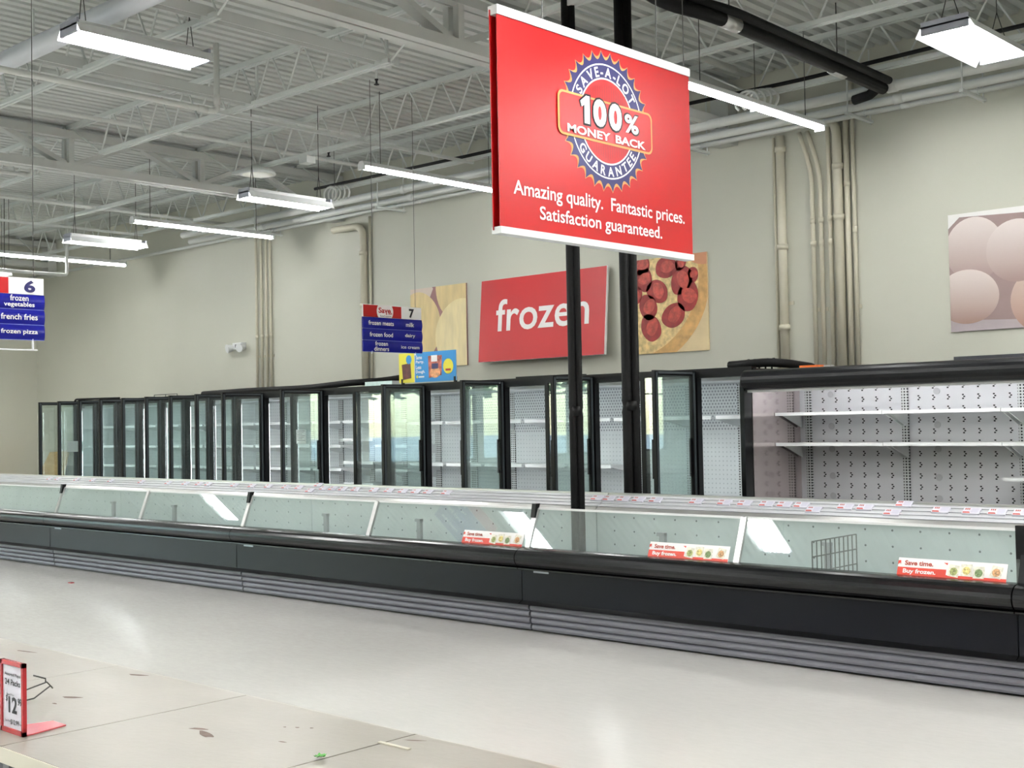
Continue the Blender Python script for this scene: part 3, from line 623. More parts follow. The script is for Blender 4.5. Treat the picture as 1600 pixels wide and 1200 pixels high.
# ------------------------------------------------------------------ glass-fronted freezer island
GL_ISL = glass('island glass', (246,251,249), 1.5, .14)
ISLB = dots('island liner with drain holes', (176,183,182), (60,66,68), .2, .11, .0075, 'XZ', .4)
PANEL = mat('charcoal enamel panel', (12,14,22), .32, 0, .08, 2, 0, 60, .22)
KICK = mat('grey vinyl kick slat', (112,112,121), .45, 0, .06, 4)
BUMP = mat('black bumper vinyl', (10,11,14), .22, 0, .1, 3, 0, 60, .4)
RAILW = mat('white price channel', (186,187,191), .3, 0, .03, 2)
seams = [-21.57,-17.8,-14.03,-10.245,-6.485,-2.715,1.05]
ilb = ['far left freezer island section, mostly out of frame','freezer island section at the left edge with sky glare','freezer island section before the left shut doors, second from left','freezer island section below the middle coolers with a red and white strip','freezer island section with the slim riser and a wire divider inside','freezer island section at the right edge, beyond the dark post']
for i, (a, c) in enumerate(zip(seams[:-1], seams[1:])):
    g = .004; a += g; c -= g; m = (a+c)/2
    t = thing('freezer_island', (m,7.6,0), ilb[i], 'freezer', 'freezer island sections')
    for q in range(4):
        z0 = .012+q*.05; y0 = 7.075-.006*q
        MB().prism([(7.2,z0),(7.2,z0+.046),(y0+.012,z0+.046),(y0,z0+.038),(y0-.004,z0+.02),(y0+.004,z0+.004)], a+.07 if i else a, c+.06).build('kick_slat', KICK, t)
    MB().box(a, c, 7.13, 7.25, 0, .24).build('plinth', BLACK, t)
    MB().box(a, c, 7.05, 7.12, .235, .49).build('front_panel', PANEL, t)
    MB().prism([(7.0,.215),(7.13,.215),(7.13,.24),(7.055,.24)], a, c).build('panel_lip', BLACK, t)
    bp = [(7.13,.485),(7.03,.485)] + [(7.05-.085*math.cos(aa), .562+.075*math.sin(aa)) for aa in [-PI/2.6 + (PI/2.6+PI/2)*q/9 for q in range(10)]] + [(7.13,.637)]
    MB().prism(bp, a, c).build('bumper', BUMP, t)
    MB().box(a, c, 7.0, 7.05, .478, .489).build('bumper_trim', BLACKGLOSS, t)
    MB().box(a, c, 7.13, 7.16, .24, .61).build('tank_front', LINER, t)
    MB().box(a, c, 7.13, 8.2, .22, .26).build('tank_floor', LINER, t)
    MB().box(a, c, 7.97, 8.0, .26, .875).build('tank_back', ISLB, t)
    MB().box(a, c, 8.0, 8.27, .0, .88).build('rear_body', PANEL, t)
    MB().prism([(7.94,.862),(8.0,.862),(8.01,.893),(7.985,.893)], a, c).build('rail_fascia', ALU, t)
    # ribbed price channel: four long lips
    for q in range(4):
        f0, f1 = q/4, (q+1)/4
        P0 = (7.99+.15*f0, .893+.097*f0); P1 = (7.99+.15*f1, .893+.097*f1)
        MB().prism([(P0[0],P0[1]),(P0[0]-.004,P0[1]+.006),(P1[0]-.006,P1[1]-.004),(P1[0],P1[1]),(P1[0]+.03,P1[1]-.03),(P0[0]+.03,P0[1]-.03)], a, c).build('channel_lip', RAILW, t)
    MB().box(a, c, 8.13, 8.2, .96, .998).build('rail_cap', ALU, t)
    # glazing: two panes with aluminium stiles and a top rail
    gb, gt = (7.115,.625), (7.235,.93)
    for s0, s1 in ((a+.012, m-.012), (m+.012, c-.012)):
        b = MB(); b.prism([(gb[0],gb[1]),(gb[0]+.008,gb[1]),(gt[0]+.008,gt[1]),(gt[0],gt[1])], s0, s1); b.build('glass_pane', GL_ISL, t)
        MB().prism([(gt[0]-.004,gt[1]-.012),(gt[0]+.014,gt[1]-.012),(gt[0]+.014,gt[1]+.004),(gt[0]-.004,gt[1]+.004)], s0, s1).build('glass_edge_trim', WHITE, t)
    for xx in (a, m):
        MB().prism([(gb[0]-.012,gb[1]-.01),(gb[0]+.014,gb[1]-.01),(gt[0]+.014,gt[1]),(gt[0]-.012,gt[1])], xx-.022, xx+.022).build('glass_stile', BLACK if i == 5 and xx == a else ALU, t)
    if i in (2, 3, 4): MB().prism([(7.18,.86),(7.21,.86),(7.25,.965),(7.2,.965)], a-.02, a+.02).build('corner_bracket', BLACK, t)
    if i == 5: MB().box(a-.05, a+.06, 7.17, 7.22, .6, .955).build('end_post', BLACK, t)
    for xx in (-13.73,-12.395,-9.678,-8.334,-5.626,-4.242,-1.0):
        if a < xx < c: MB().box(xx-.025, xx+.025, 7.69, 7.72, .26, .735).box(xx-.045, xx+.025, 7.685, 7.725, .715, .74).build('divider_bracket', mat('grey bracket', (140,142,144), .4, .3, .05, 5), t)
    MB().box(a+.12, a+.27, 7.046, 7.05, .455, .468).build('badge', mat('silver badge', (150,154,162), .3, .5, .05, 8), t)

# wire divider in the tank
t = thing('wire_divider', (-4.1,7.6,.26), 'black wire grid divider standing inside the right island section', 'divider')
b = MB()
for q in range(11): b.tube([(-4.1,7.24+.06*q,.262),(-4.1,7.24+.06*q,.79)], .0045, 5)
b.build('upright_wires', WIRE, t); b = MB()
for q in range(6): b.tube([(-4.1,7.24,.29+.1*q),(-4.1,7.84,.29+.1*q)], .0045, 5)
b.build('cross_wires', WIRE, t)

# "Save time. Buy frozen." strips on the island glass
REDP = mat('brick red print', (206,62,44), .4, 0, .03, 4)
def strip(x0, x1, label):
    gy = lambda z: 7.115+(z-.625)/.305*.12-.006
    z0, z1 = .628, .735; sl = Vector((0, gy(z1)-gy(z0), z1-z0)); ln = sl.length; sl.normalize()
    t = thing('promo_strip', ((x0+x1)/2, gy(z0), z0), label, 'sign', 'promo strips')
    o = Vector((x0, gy(z0), z0)); b = MB(); n = Vector((1,0,0)).cross(sl)
    pts = [o, o+Vector((x1-x0,0,0)), o+Vector((x1-x0,0,0))+sl*ln, o+sl*ln]; b.add([p for p in pts]+[p-n*.003 for p in pts], [(0,1,2,3),(7,6,5,4),(0,4,5,1),(1,5,6,2),(2,6,7,3),(3,7,4,0)]); b.build('strip_card', PRINTW, t)
    f = Face(t, o, (1,0,0), sl); w_ = x1-x0
    f.rect('red_band', 0, w_, 0, ln*.22, REDP, .001); f.rect('red_block', 0, w_*.46, 0, ln*.5, REDP, .0014)
    f.text('Save time.', w_*.2, ln*.74, w_*.27, ln*.26, mat('dark red print', (170,60,40), .5, 0, .1, 5), .03, .002)
    f.text('Buy frozen.', w_*.21, ln*.27, w_*.31, ln*.3, PRINTW, .03, .003)
    f.poly('maple_mark', [(0,ln*.62),(w_*.02,ln*.72),(w_*.03,ln*.62),(w_*.025,ln*.86),(0,ln*.84)], REDP, .002)
    f.poly('red_sprig', [(w_*.43,ln*.86),(w_*.47,ln*.86),(w_*.465,ln*.74),(w_*.45,ln*.8)], REDP, .002)
    for k, (u, cc, tl) in enumerate([(.53,(150,156,96),-.12),(.645,(206,190,120),.05),(.755,(118,140,92),.02),(.91,(196,150,104),-.2)]):
        pw, ph = w_*.1, ln*.62; cu, cv = w_*u, ln*(.46+.08*(k % 2)); c_, s_ = math.cos(tl), math.sin(tl)
        f.poly('food_packet', [(cu+x*c_-y*s_, cv+x*s_+y*c_) for x, y in ((-pw/2,-ph/2),(pw/2,-ph/2),(pw/2,ph/2),(-pw/2,ph/2))], mat('packet print %d' % k, (226,222,206), .5, 0, .25, 60), .003)
        f.poly('packet_picture', [(cu+x*c_-y*s_, cv+x*s_+y*c_) for x, y in ell(0,-ph*.05,pw*.36,ph*.34,14)], mat('food print %d' % k, cc, .5, 0, .6, 90), .004)
strip(-7.2, -6.54, 'red and white strip on the island glass left of the black corner bracket')
strip(-5.33, -4.665, 'red and white strip on the island glass below the slim riser section')
strip(-3.46, -2.8, 'red and white strip on the island glass at the right, by the dark post')

# ------------------------------------------------------------------ price tags on the channel
TX = [-16.07,-15.84,-15.33,-14.91,-14.46,-13.73,-13.12,-12.75,-12.47,-12.28,-11.76,-11.43,-11.13,-10.82,-10.59,-10.36,-10.32,-10.18,-10.03,-9.87,-9.67,-9.39,-9.17,-8.96,-8.78,-8.61,-8.36,-6.56,-6.43,-6.28,-6.13,-5.96,-5.57,-5.31,-5.13,-4.94,-4.79,-4.65,-4.53,-4.3,-4.15,-3.93,-3.88,-3.6,-3.39,-3.22,-3.06]
UP = {16, 42}; LOW = {15, 38, 41}
sl = Vector((0,.15,.097)).normalized(); nn = Vector((1,0,0)).cross(sl)
def make_tag(x, f):
    o = Vector((x-.058, 7.99+.15*f, .893+.097*f)) + nn*.012
    t = thing('price_tag', o, 'x', 'price tag', 'price tags on the island rail')
    b = MB(); pts = [o, o+Vector((.116,0,0)), o+Vector((.116,0,0))+sl*.062, o+sl*.062]
    b.add(pts+[p-nn*.012 for p in pts], [(0,1,2,3),(7,6,5,4),(0,4,5,1),(1,5,6,2),(2,6,7,3),(3,7,4,0)]); b.build('holder', CARD, t)
    fc = Face(t, o, (1,0,0), sl)
    fc.poly('red_field', [(.004,.004),(.056,.004),(.046,.02),(.004,.02)], mat('faded red print', (190,92,84), .5, 0, .05, 4), .001)
    gp = mat('pale lilac print', (190,188,206), .5, 0, .05, 4)
    fc.polys('print_lines', [[(.058,.012+.012*q),(.108,.012+.012*q),(.108,.018+.012*q),(.058,.018+.012*q)] for q in range(4)], gp, .001)
    fc.polys('price_digits', [[(.012+.012*q,.04),(.02+.012*q,.04),(.02+.012*q,.056),(.012+.012*q,.056)] for q in range(3)], mat('dark red print', (170,60,40), .5, 0, .1, 5), .001)
    return t
proto = make_tag(TX[0], .45)
for i, x in enumerate(TX):
    f = .72 if i in UP else .16 if i in LOW else .42
    if i == 0: t = proto
    else:
        t = proto.copy(); C.objects.link(t)
        for ch in proto.children:
            cc = ch.copy(); C.objects.link(cc); cc.parent = t
    t.location = Vector((x-.058, 7.99+.15*f, .893+.097*f)) + nn*.012
    t['label'] = 'price tag on the freezer island rail, %s from the left end' % ordn(i)

# ------------------------------------------------------------------ hanging guarantee sign
sx, sy0, sy1, sz0, sz1 = -4.62, 4.905, 6.725, 2.65, 3.865
t = thing('guarantee_sign', (sx-.03,(sy0+sy1)/2,sz0), 'large red hanging sign reading 100% money back guarantee', 'sign')
MB().box(sx-.006, sx, sy0, sy1, sz0, sz1).build('front_sheet', RED, t)
MB().box(sx-.05, sx-.044, sy0-.01, sy1, sz0, sz1).build('back_sheet', RED, t)
MB().box(sx-.062, sx+.008, sy0-.004, sy1+.004, sz1-.03, sz1+.022).build('top_rail', WHITE, t)
MB().box(sx-.062, sx+.008, sy0-.004, sy1+.004, sz0-.02, sz0+.018).build('bottom_rail', WHITE, t)
for yy in (5.32, 6.42):
    MB().tube([(sx-.03,yy,sz1+.02),(sx-.03,yy,ZD)], .004, 5).build('hanger_chain', WIRE, t)
    MB().tube([(sx-.03, yy+.02*math.cos(a), sz1+.03+.02*math.sin(a)) for a in [2*PI*q/10 for q in range(11)]], .004, 5).build('hook', WIRE, t)
MB().tube([(sx-.03,sy1-.01,sz1+.02),(sx-.03,sy1-.01,ZD)], .003, 5).build('hanger_chain', WIRE, t)
F = Face(t, (sx,0,0), (0,1,0), (0,0,1)); cu, cv = 5.853, 3.395
def scallop(r0, r1, n=30):
    pts = []
    for q in range(n):
        a0, a1 = 2*PI*q/n, 2*PI*(q+1)/n
        for s in range(6):
            u_ = s/6; a = a0+(a1-a0)*u_; r = r1-(r1-r0)*math.sin(PI*u_)**.8; pts.append((cu+r*math.cos(a)*1.0, cv+r*math.sin(a)))
    return pts
def annulus(name, ra, rb, m, h):
    b = MB(); n = 72; v = [F.P(cu+r*math.cos(2*PI*q/n), cv+r*math.sin(2*PI*q/n), h) for r in (ra, rb) for q in range(n)]
    b.add(v, [(q, (q+1) % n, n+(q+1) % n, n+q) for q in range(n)]); return b.build(name, m, t)
def fan(name, pts, m, h):
    b = MB(); n = len(pts); b.add([F.P(cu, cv, h)] + [F.P(u_, v_, h) for u_, v_ in pts], [(0, 1+q, 1+(q+1) % n) for q in range(n)]); return b.build(name, m, t)
fan('seal_gold_edge', scallop(.39, .43), GOLD, .0015)
fan('seal_navy_ring', scallop(.372, .424), NAVY, .003)
annulus('seal_white_line', .338, .347, PRINTW, .0045)
annulus('seal_white_line', .252, .262, PRINTW, .0045)
fan('seal_red_centre', ell(cu, cv, .252, .252, 60), RED, .0045)
F.polys('seal_rays', [[(cu+q*.022-.003, cv+.1),(cu+q*.022+.003, cv+.1),(cu+q*.022+.003, cv+.23-abs(q)*.006),(cu+q*.022-.003, cv+.23-abs(q)*.006)] for q in range(-8,9)] + [[(cu+q*.022-.003, cv-.23+abs(q)*.006),(cu+q*.022+.003, cv-.23+abs(q)*.006),(cu+q*.022+.003, cv-.12),(cu+q*.022-.003, cv-.12)] for q in range(-8,9)], mat('deep red print', (150,22,30), .4, 0, .05, 4), .006)['kind'] = 'stuff'
def rrect(u0, u1, v0, v1, r):
    pts = []
    for cx_, cy_, a0 in ((u1-r,v1-r,0),(u0+r,v1-r,PI/2),(u0+r,v0+r,PI),(u1-r,v0+r,3*PI/2)): pts += [(cx_+r*math.cos(a0+PI/2*q/6), cy_+r*math.sin(a0+PI/2*q/6)) for q in range(7)]
    return pts
F.poly('seal_band_edge', rrect(5.395,6.30,3.255,3.515,.045), GOLD, .0075)
F.poly('seal_band', rrect(5.41,6.285,3.268,3.502,.035), RED, .009)
def one(w_, g):       # a flagged, heavy numeral one
    h_ = .165/2 + g; return [(5.62+w_*.18-g, 3.432-h_), (5.62+w_+g, 3.432-h_), (5.62+w_+g, 3.432+h_), (5.62+w_*.45-g*.5, 3.432+h_), (5.62-w_*.42-g, 3.432+.165*.27+g*.2), (5.62-w_*.22-g, 3.432+.165*.07-g*.6), (5.62+w_*.18-g, 3.432+.165*.16)]
F.poly('numeral_edge', one(.06, .012), INK, .0105); F.poly('numeral', one(.06, 0), PRINTW, .012)
for u_ in (5.775, 5.925):
    F.text('0', u_, 3.432, .148, .19, INK, .06, .0105, 'numeral_edge'); F.text('0', u_, 3.432, .124, .165, PRINTW, .05, .012, 'numeral')
F.text('%', 6.085, 3.415, .16, .135, INK, .05, .0105, 'percent_edge'); F.text('%', 6.085, 3.415, .138, .116, PRINTW, .03, .012, 'percent_mark')
F.text('MONEY', 5.67, 3.3, .4, .05, PRINTW, .03, .0135); F.text('BACK', 6.07, 3.3, .3, .05, PRINTW, .03, .0135)
F.arc('SAVE-A-LOT', cu, cv, .3, PI*.86, PI*.16, .06, PRINTW, .025, False, .0045)
F.arc('GUARANTEE', cu, cv, .3, PI*1.18, PI*1.83, .058, PRINTW, .022, True, .0045)
def words(full, u0, v0, wd, ht):          # one mesh for each word of a line
    fv, _ = text_geo(full, .012); fx = [p[0] for p in fv]; fy = [p[1] for p in fv]; k = wd/(max(fx)-min(fx)); ky = ht/(max(fy)-min(fy)); pos = 0
    for wd_ in full.split():
        pos = full.index(wd_, pos)+len(wd_)
        v, f = text_geo(wd_, .012); mx_ = max(p[0] for p in v); off = max(p[0] for p in text_geo(full[:pos], .012)[0]) - mx_
        b = MB(); b.add([F.P(u0+(x+off-min(fx))*k, v0+(y-min(fy))*ky, .003) for x, y in v], f); b.build('lettering', PRINTW, t)
words('Amazing quality.  Fantastic prices.', 5.012, 2.833, 1.625, .105)
words('Satisfaction guaranteed.', 5.228, 2.715, 1.16, .1)

# ------------------------------------------------------------------ aisle signs
def aisle_sign(x, y0, z0, num, left, right, label, logo, red_to, bar):
    L, Hh = .895, .535; t = thing('aisle_sign', (x,y0+L/2,z0), label, 'sign', 'aisle signs')
    fH = .142; ph = (Hh-fH)/3
    MB().box(x-.01, x, y0, y0+L, z0+Hh-fH, z0+Hh).build('header', PRINTW, t)
    F = Face(t, (x,y0,z0), (0,1,0), (0,0,1))
    F.rect('red_header', .008, red_to, Hh-fH, Hh-.006, RED, .001)
    if logo:
        F.poly('logo_disc', clip(ell(.33,Hh-fH*.5,.125,.115), 0, 1, Hh-fH, Hh-.002), PRINTW, .002)
        F.text('Save', .325, Hh-.06, .185, .062, RED, .03, .003); F.text('a lot', .39, Hh-.09, .1, .034, RED, .02, .0035); F.text('food stores', .34, Hh-.124, .17, .024, INK, .0, .003)
    F.text(num, (red_to+L)/2 + (.0 if logo else .03), Hh-fH*.52, .08 if logo else .1, .105, NAVY if not logo else INK, .04, .003)
    for q in range(3):
        zz = z0+Hh-fH-ph*(q+1); b = MB(); n = 6; pr = [(x-.012, zz+.002), ] + [(x+.012*math.sin(PI*k/n), zz+.002+(ph-.004)*k/n) for k in range(n+1)] + [(x-.012, zz+ph-.002)]
        v = [(p, y0-.004, z) for p, z in pr] + [(p, y0+L+.004, z) for p, z in pr]; k = len(pr)
        b.add(v, [(i, (i+1) % k, k+(i+1) % k, k+i) for i in range(k)] + [tuple(range(k)), tuple(range(2*k-1, k-1, -1))])
        po = b.build('panel', BLUE, t)
        MB().box(x-.001, x+.003, y0, y0+L, zz-.002, zz+.002).build('panel_joint', mat('pale blue edge', (120,130,200), .4, 0, .03, 3), t)
        for tx, cu_ in ((left[q], .26), (right[q], .70 if logo else .67)):
            if not tx: continue
            ln = tx.split('\n')
            for r, s in enumerate(ln):
                F.text(s, cu_, Hh-fH-ph*(q+.5) + (.03 if len(ln) == 2 and r == 0 else -.03 if len(ln) == 2 else 0), len(s)*.0315 if logo else len(s)*.027, .05 if any(c in s for c in 'dbtlkfg') else .036, PRINTW, .012, .0155, 'lettering', 0., po)
    for yy in (y0+.16, y0+L-.09): MB().tube([(x-.005,yy,z0+Hh),(x-.005,yy,ZD)], .003, 5).build('hanger_wire', WIRE, t)
    for yy in (y0+.13, y0+L-.1): MB().tube([(x-.004,yy,z0+.02),(x-.004,yy,z0-.025)], .007, 6).build('hook', WHITE, t)
    if bar:
        MB().tube([(x,y0,z0-.085),(x,y0+L-.06,z0-.085)], .007, 6).build('lower_bar', WHITE, t)
        MB().tube([(x,y0+L-.1,z0-.02),(x,y0+L-.1,z0-.085)], .009, 6).build('bar_hook', WHITE, t)
aisle_sign(-10.68, 9.06, 2.425, '7', ['frozen meats','frozen food','frozen\ndinners'], ['milk','dairy','ice cream'], 'blue aisle sign with the number 7 above the coolers', True, .58, False)
aisle_sign(-10.3, 4.24, 2.385, '6', ['','',''], ['frozen\nvegetables','french fries','frozen pizza'], 'blue aisle sign with the number 6 at the left edge', False, .582, True)

# ------------------------------------------------------------------ wall pictures
def board(name, x0, x1, z0, z1, label, m, thick=.02, y=YB):
    t = thing(name, ((x0+x1)/2, y-thick/2, z0), label, 'poster', 'wall pictures')
    MB().box(x0, x1, y-thick, y-.002, z0, z1).build('board', m, t)
    return t, Face(t, (x0,y-thick,z0), (1,0,0), (0,0,1)), x1-x0, z1-z0
# ice cream
t, F, W_, H_ = board('ice_cream_poster', -13.40, -12.25, 2.41, 3.56, 'square wall poster of vanilla ice cream scoops', mat('plum backdrop print', (150,104,104), .45, 0, .2, 3))
CR = mat('vanilla ice cream print', (236,219,170), .45, 0, .12, 9, .3, 14, None, 0, (1,1,.25)); CR2 = mat('shaded ice cream print', (222,198,142), .45, 0, .16, 8, .3, 14, None, 0, (1,1,.25))
F.poly('pale_corner', [(0,H_*.86),(W_*.34,H_*.84),(W_*.42,H_*.98),(W_*.4,H_),(0,H_)], mat('pale backdrop print', (216,198,184), .45, 0, .06, 3), .001)
F.poly('scoop', clip(ell(W_*.86,H_*.98,W_*.4,H_*.42,40,.2,.02), 0, W_, 0, H_), CR2, .0015)
F.poly('scoop', clip(ell(W_*.16,H_*.53,W_*.38,H_*.43,40,.25,.02), 0, W_, 0, H_), CR2, .003)
F.poly('scoop', clip(ell(W_*.92,H_*.36,W_*.46,H_*.46,40,-.1,.02), 0, W_, 0, H_), CR, .0045)
# frozen board, leaning out at the bottom
t = thing('frozen_board', (-10.8,12.2,2.42), 'red wall board with the white word frozen', 'sign')
a0, a1, y0, y1, z0, z1 = -11.9, -9.69, 12.14, 12.235, 2.425, 3.545
va = Vector((0,y1-y0,z1-z0)); hh = va.length; va.normalize(); n = Vector((1,0,0)).cross(va); o = Vector((a0,y0,z0)); wv = Vector((a1-a0,0,0))
pts = [o, o+wv, o+wv+va*hh, o+va*hh]; b = MB(); b.add(pts+[p-n*.03 for p in pts], [(0,1,2,3),(7,6,5,4),(0,4,5,1),(1,5,6,2),(2,6,7,3),(3,7,4,0)]); b.build('board', PRINTW, t)
F = Face(t, o, (1,0,0), va); F.rect('red_face', .002, a1-a0-.012, .002, hh-.002, mat('frozen red print', (190,38,42), .4, 0, .02, 2), .001)
F.text('frozen', 1.12, .62, 1.63, .44, PRINTW, .012, .003)
for xx in (a0+.3, a1-.3): MB().box(xx-.02, xx+.02, 12.26, 12.298, 3.2, 3.4).build('wall_mount', WHITE, t)
# pizza
t, F, W_, H_ = board('pizza_poster', -9.35, -8.238, 2.405, 3.565, 'square wall poster of a pepperoni pizza', mat('pale table print', (226,204,160), .45, 0, .1, 3))
F.poly('crust', clip(ell(-W_*.12,H_*.72,W_*1.13,H_*.9,60,-.1,.01), 0, W_, 0, H_), mat('baked crust print', (214,168,104), .45, 0, .25, 9), .0015)
CH = mat('melted cheese print', (226,196,136), .45, 0, .35, 16)
F.poly('cheese', clip(ell(-W_*.14,H_*.77,W_*1.03,H_*.82,60,-.1,.02), 0, W_, 0, H_), CH, .003)
F.poly('finger', clip(ell(W_*.93,H_*.95,W_*.16,H_*.07,24,-.15), 0, W_, 0, H_), mat('skin tone print', (214,150,112), .45, 0, .08, 6), .0045)
PEP = mat('pepperoni print', (150,34,30), .4, 0, .3, 14); PEPL = mat('pepperoni light print', (184,66,52), .4, 0, .35, 20)
for (zx, zy, r) in [(1105,175,62),(1260,190,70),(1115,265,66),(1355,270,78),(1200,340,72),(1390,370,80),(1060,370,52),(1140,440,70),(1300,490,76),(1155,570,76),(1350,165,40),(1045,680,30),(1425,235,40)]:
    bot, top = 740-.084*(zx-1035), 150-.115*(zx-1035); u, v = (zx-1035)/475*W_, (bot-zy)/(bot-top)*H_; rr = r/475*W_
    F.poly('pepperoni', clip(ell(u,v,rr,rr*.8,26,zx*.01,.05), 0, W_, 0, H_), PEP, .006); F.poly('pepperoni_shine', clip(ell(u+rr*.1,v+rr*.05,rr*.62,rr*.46,20,zx*.02,.08), 0, W_, 0, H_), PEPL, .0075)
# eggs
def egg_mat(name, hi, lo):
    m = mat(name, hi, .4, 0, .02, 2); n = m.node_tree.nodes; l = m.node_tree.links
    tc = n.new('ShaderNodeTexCoord'); sp = n.new('ShaderNodeSeparateXYZ'); l.new(tc.outputs['Generated'], sp.inputs[0])
    rp = n.new('ShaderNodeValToRGB'); rp.color_ramp.elements[0].color = lin(lo); rp.color_ramp.elements[1].color = lin(hi); rp.color_ramp.elements[0].position = .05; rp.color_ramp.elements[1].position = .95
    l.new(sp.outputs['Z'], rp.inputs[0]); l.new(rp.outputs[0], n['Principled BSDF'].inputs['Base Color']); return m
t, F, W_, H_ = board('egg_poster', -5.31, -4.12, 2.43, 3.62, 'wall poster of pale eggs at the right edge', mat('egg backdrop print', (150,128,126), .45, 0, .15, 2))
E1 = egg_mat('egg print one', (226,214,210), (160,136,130)); E2 = egg_mat('egg print two', (224,211,206), (158,130,120)); E3 = egg_mat('egg print three', (206,186,176), (166,132,118))
F.poly('cloth_fold', clip([(0,H_*.88),(W_*.1,H_*.97),(W_,H_*.93),(W_,H_),(0,H_)], 0, W_, 0, H_), PRINTW, .001)
F.poly('cloth_fold', [(0,0),(W_,0),(W_,H_*.05),(W_*.2,H_*.09),(0,H_*.1)], mat('grey cloth print', (176,164,168), .45, 0, .1, 3), .0012)
F.poly('egg', clip(ell(W_*.85,H_*.22,W_*.34,H_*.3,40), 0, W_, 0, H_), E3, .0015)
F.poly('egg', clip(ell(W_*.22,H_*.69,W_*.25,H_*.27,40), 0, W_, 0, H_), E1, .002)
F.poly('egg', clip(ell(W_*.15,H_*.29,W_*.27,H_*.23,40), 0, W_, 0, H_), E2, .003)
F.poly('egg', clip(ell(W_*.58,H_*.64,W_*.26,H_*.26,40), 0, W_, 0, H_), E1, .004)
F.poly('egg', clip(ell(W_*.99,H_*.66,W_*.22,H_*.26,40), 0, W_, 0, H_), E2, .003)
# emergency light
t = thing('emergency_light', (-17.65,12.25,2.88), 'white twin-head emergency light on the left wall stretch', 'light')
MB().box(-17.78,-17.52,12.2,12.298,2.92,3.03).build('housing', WHITE, t)
for xx, dx in ((-17.8,-.05),(-17.5,.05)): MB().tube([(xx,12.22,2.95),(xx+dx*.5,12.12,2.93)], [.05,.075], 12).build('lamp_head', WHITE, t)
MB().box(-17.7,-17.6,12.196,12.2,2.95,3.0).build('label_plate', mat('grey print', (90,90,94), .6, 0, .02, 3), t)

# ------------------------------------------------------------------ display tables in the foreground
TOP = mat('scuffed cream laminate', (146,141,131), .3, 0, .06, 3, .06, 30, None, 0, (1,2,1)); EDGE = mat('cream table edge', (200,196,180), .4, 0, .04, 5)
SCUFF = mat('torn laminate brown', (112,96,88), .8, 0, .25, 20); LEG = mat('grey steel leg', (120,122,126), .4, .5, .06, 5)
tx = [-6.5,-5.71,-4.92,-4.13,-3.342,-2.55,-1.762,-.97]
tlb = ['cream laminate table square farthest left, outside the frame','cream laminate table square at the left edge, farthest along','cream laminate table square with dark scratches behind the price card','cream laminate table square under the red-framed price card','cream laminate table square with two torn brown patches','cream laminate table square right of the green leaf','cream laminate table square at the far right, out of view']
ty0, ty1 = 1.53, 2.335
for i, (a, c) in enumerate(zip(tx[:-1], tx[1:])):
    t = thing('display_table', ((a+c)/2,(ty0+ty1)/2,0), tlb[i], 'table', 'display tables'); g = .003 if i in (4, 5) else .0012
    MB().box(a+g, c-g, ty0+.004, ty1-.004, .725, .75).build('tabletop', TOP, t)
    for e0 in (ty0, ty1-.004): MB().box(a+g, c-g, e0, e0+.004, .708, .749).build('edge_band', EDGE, t)
    MB().box(a+.03, c-.03, ty0+.03, ty1-.03, .69, .725).build('apron', BLACK, t)
    for lx in (a+.05, c-.05):
        for ly in (ty0+.06, ty1-.06): MB().box(lx-.018, lx+.018, ly-.018, ly+.018, 0, .69).build('leg', LEG, t)
    sc = {3: [(-3.76,1.958,.035,.012,.5),(-3.72,1.88,.012,.005,0),(-3.913,2.281,.04,.01,.35)], 4: [(-3.078,1.983,.03,.009,.4),(-3.006,1.96,.045,.014,-.25),(-2.867,2.169,.007,.005,.2),(-2.83,2.19,.006,.005,0),(-2.9,2.15,.005,.004,0),(-2.77,2.045,.014,.004,.2)], 2: [(-4.5,2.11,.03,.008,.4),(-4.35,2.06,.02,.006,0),(-4.686,2.252,.06,.006,.2)], 5: [(-2.5,2.28,.03,.004,.5)]}
    for (px_, py_, rx, ry, ro) in sc.get(i, []):
        pts = ell(px_, py_, rx, ry, 14, ro, .25); b = MB(); b.add([(p[0],p[1],.7506) for p in pts], [tuple(range(14))]); b.build('torn_patch', SCUFF, t)
# price card on the table
t = thing('price_card', (-3.45,1.66,.75), 'small white price card in a red acrylic stand on the table', 'sign')
REDA = mat('red acrylic', (168,40,46), .25, 0, .05, 4)
tilt = .02; cx0, cx1, cz1 = -3.523, -3.384, .952
MB().box(cx0+.008, cx1-.008, 1.622, 1.626, .758, cz1-.008).build('card', CARD, t)
b = MB(); b.box(cx0, cx0+.01, 1.617, 1.629, .75, cz1).box(cx1-.01, cx1, 1.617, 1.629, .75, cz1).box(cx0, cx1, 1.617, 1.629, .75, .763).box(cx0, cx1, 1.617, 1.629, cz1-.012, cz1); b.build('frame', REDA, t)
b = MB(); fp = [(cx0,1.629),(cx1,1.629),(cx1-.03,1.76),(cx0+.03,1.76)]; b.add([(x,y,.7505) for x,y in fp]+[(x,y,.754) for x,y in fp], [(3,2,1,0),(4,5,6,7),(0,1,5,4),(1,2,6,5),(2,3,7,6),(3,0,4,7)]); b.build('foot', mat('pink red acrylic foot', (206,92,96), .2, 0, .05, 4), t)
F = Face(t, (cx0+.008,1.622,.758), (1,0,0), (0,0,1)); W_ = cx1-cx0-.016; H_ = cz1-.766
F.text('Assorted Pepsi', W_*.5, H_*.83, W_*.78, .012, INK, .01, .001); F.text('24 Packs', W_*.5, H_*.72, W_*.76, .017, INK, .015, .001)
F.text('Retail Price', W_*.38, H_*.53, W_*.36, .006, INK, 0, .001)
F.text('$', W_*.2, H_*.46, W_*.09, .02, INK, .01, .001); F.text('12', W_*.5, H_*.38, W_*.42, .046, INK, .03, .001); F.text('99', W_*.84, H_*.45, W_*.19, .021, INK, .015, .001)
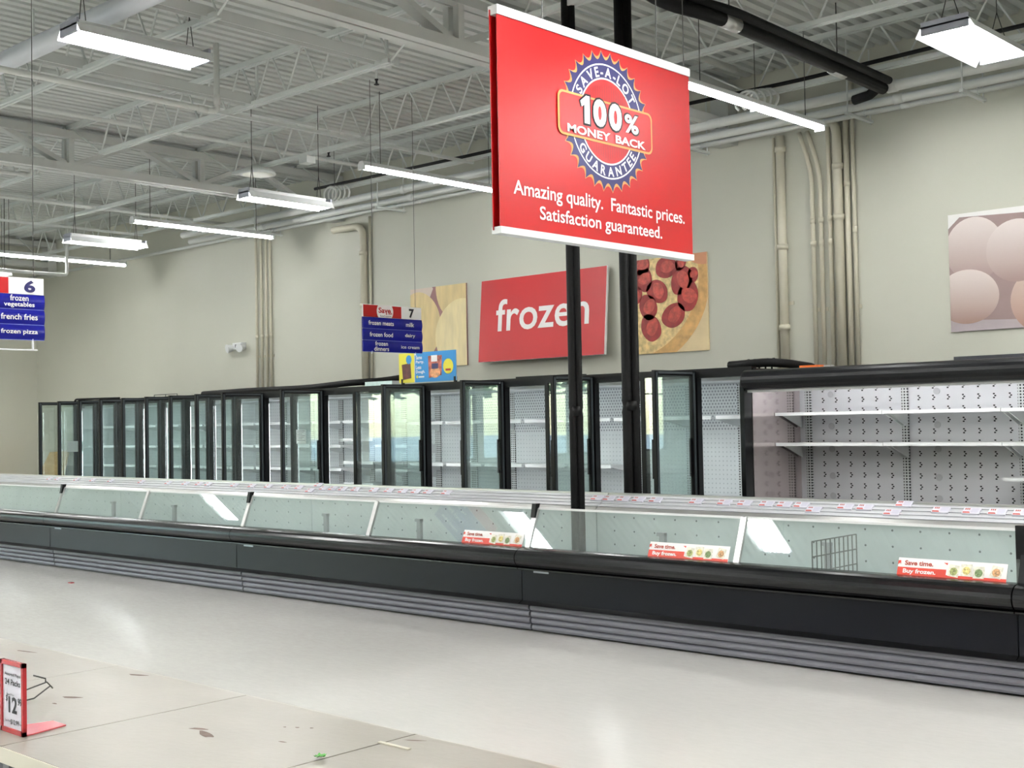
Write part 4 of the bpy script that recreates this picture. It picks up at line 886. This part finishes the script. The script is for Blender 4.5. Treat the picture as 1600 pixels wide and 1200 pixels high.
F.text('Sale Price', W_*.25, H_*.13, W_*.28, .006, INK, 0, .001); F.text('$12.99', W_*.6, H_*.12, W_*.42, .016, INK, .015, .001); F.text('each', W_*.9, H_*.12, W_*.14, .006, INK, 0, .001)
# wire hook and leaf
t = thing('wire_hook', (-3.75,1.85,.75), 'bent grey wire display hook lying behind the price card', 'hook')
MB().tube([(-3.80,1.80,.757),(-3.815,1.86,.757),(-3.875,1.945,.775),(-3.88,1.955,.765),(-3.87,1.93,.79),(-3.76,1.76,.79)], .0025, 6).build('wire_loop', WIRE, t, True)
MB().tube([(-3.868,1.925,.788),(-3.868,1.925,.802),(-3.90,1.90,.812)], .0025, 6).build('wire_tip', WIRE, t, True)
t = thing('leaf_scrap', (-2.553,2.003,.75), 'crumpled green leaf scrap on the table seam', 'leaf')
b = MB(); rnd = random.Random(3)
for q in range(7):
    a = q*.9; r = .014+.006*rnd.random(); p = Vector((-2.553,2.003,.756)); d = Vector((math.cos(a), math.sin(a), .3*rnd.random())); s_ = Vector((-math.sin(a), math.cos(a), .2))
    b.add([p, p+d*r*.6+s_*r*.45, p+d*r+Vector((0,0,.004)), p+d*r*.6-s_*r*.45], [(0,1,2,3)])
b.build('leaf_blade', mat('fresh leaf green', (74,150,58), .5, 0, .3, 60), t)
t = tag(MB().box(-2.56,-2.44,2.2,2.212,.7502,.7535).build('seam_clip', EDGE), 'small loose cream clip at the table seam', 'clip')
tag(MB().box(-12.39,-12.33,6.42,6.46,0,.008).build('red_scrap', REDA), 'tiny red scrap on the floor at the far left', 'litter')

# white cable coils hung near the back wall
for i, (cx_, cy_, cz_) in enumerate([(-6.98,11.22,4.92),(-13.9,11.22,4.9)]):
    t = thing('cable_coil', (cx_,cy_,cz_), 'white cable coil hanging %s' % ['above the right strip light','beside the left wall pipe top'][i], 'coil', 'cable coils')
    for q in range(4): MB().tube([(cx_+.06*q+.14*math.cos(a), cy_+.03*q, cz_+.11*math.sin(a)) for a in [PI*k/8 for k in range(-2, 11)]], .016, 6).build('loop', PIPEW, t, True)
    MB().tube([(cx_+.1,cy_,cz_+.1),(cx_+.1,cy_,ZD)], .004, 5).build('hanger_wire', WIRE, t)
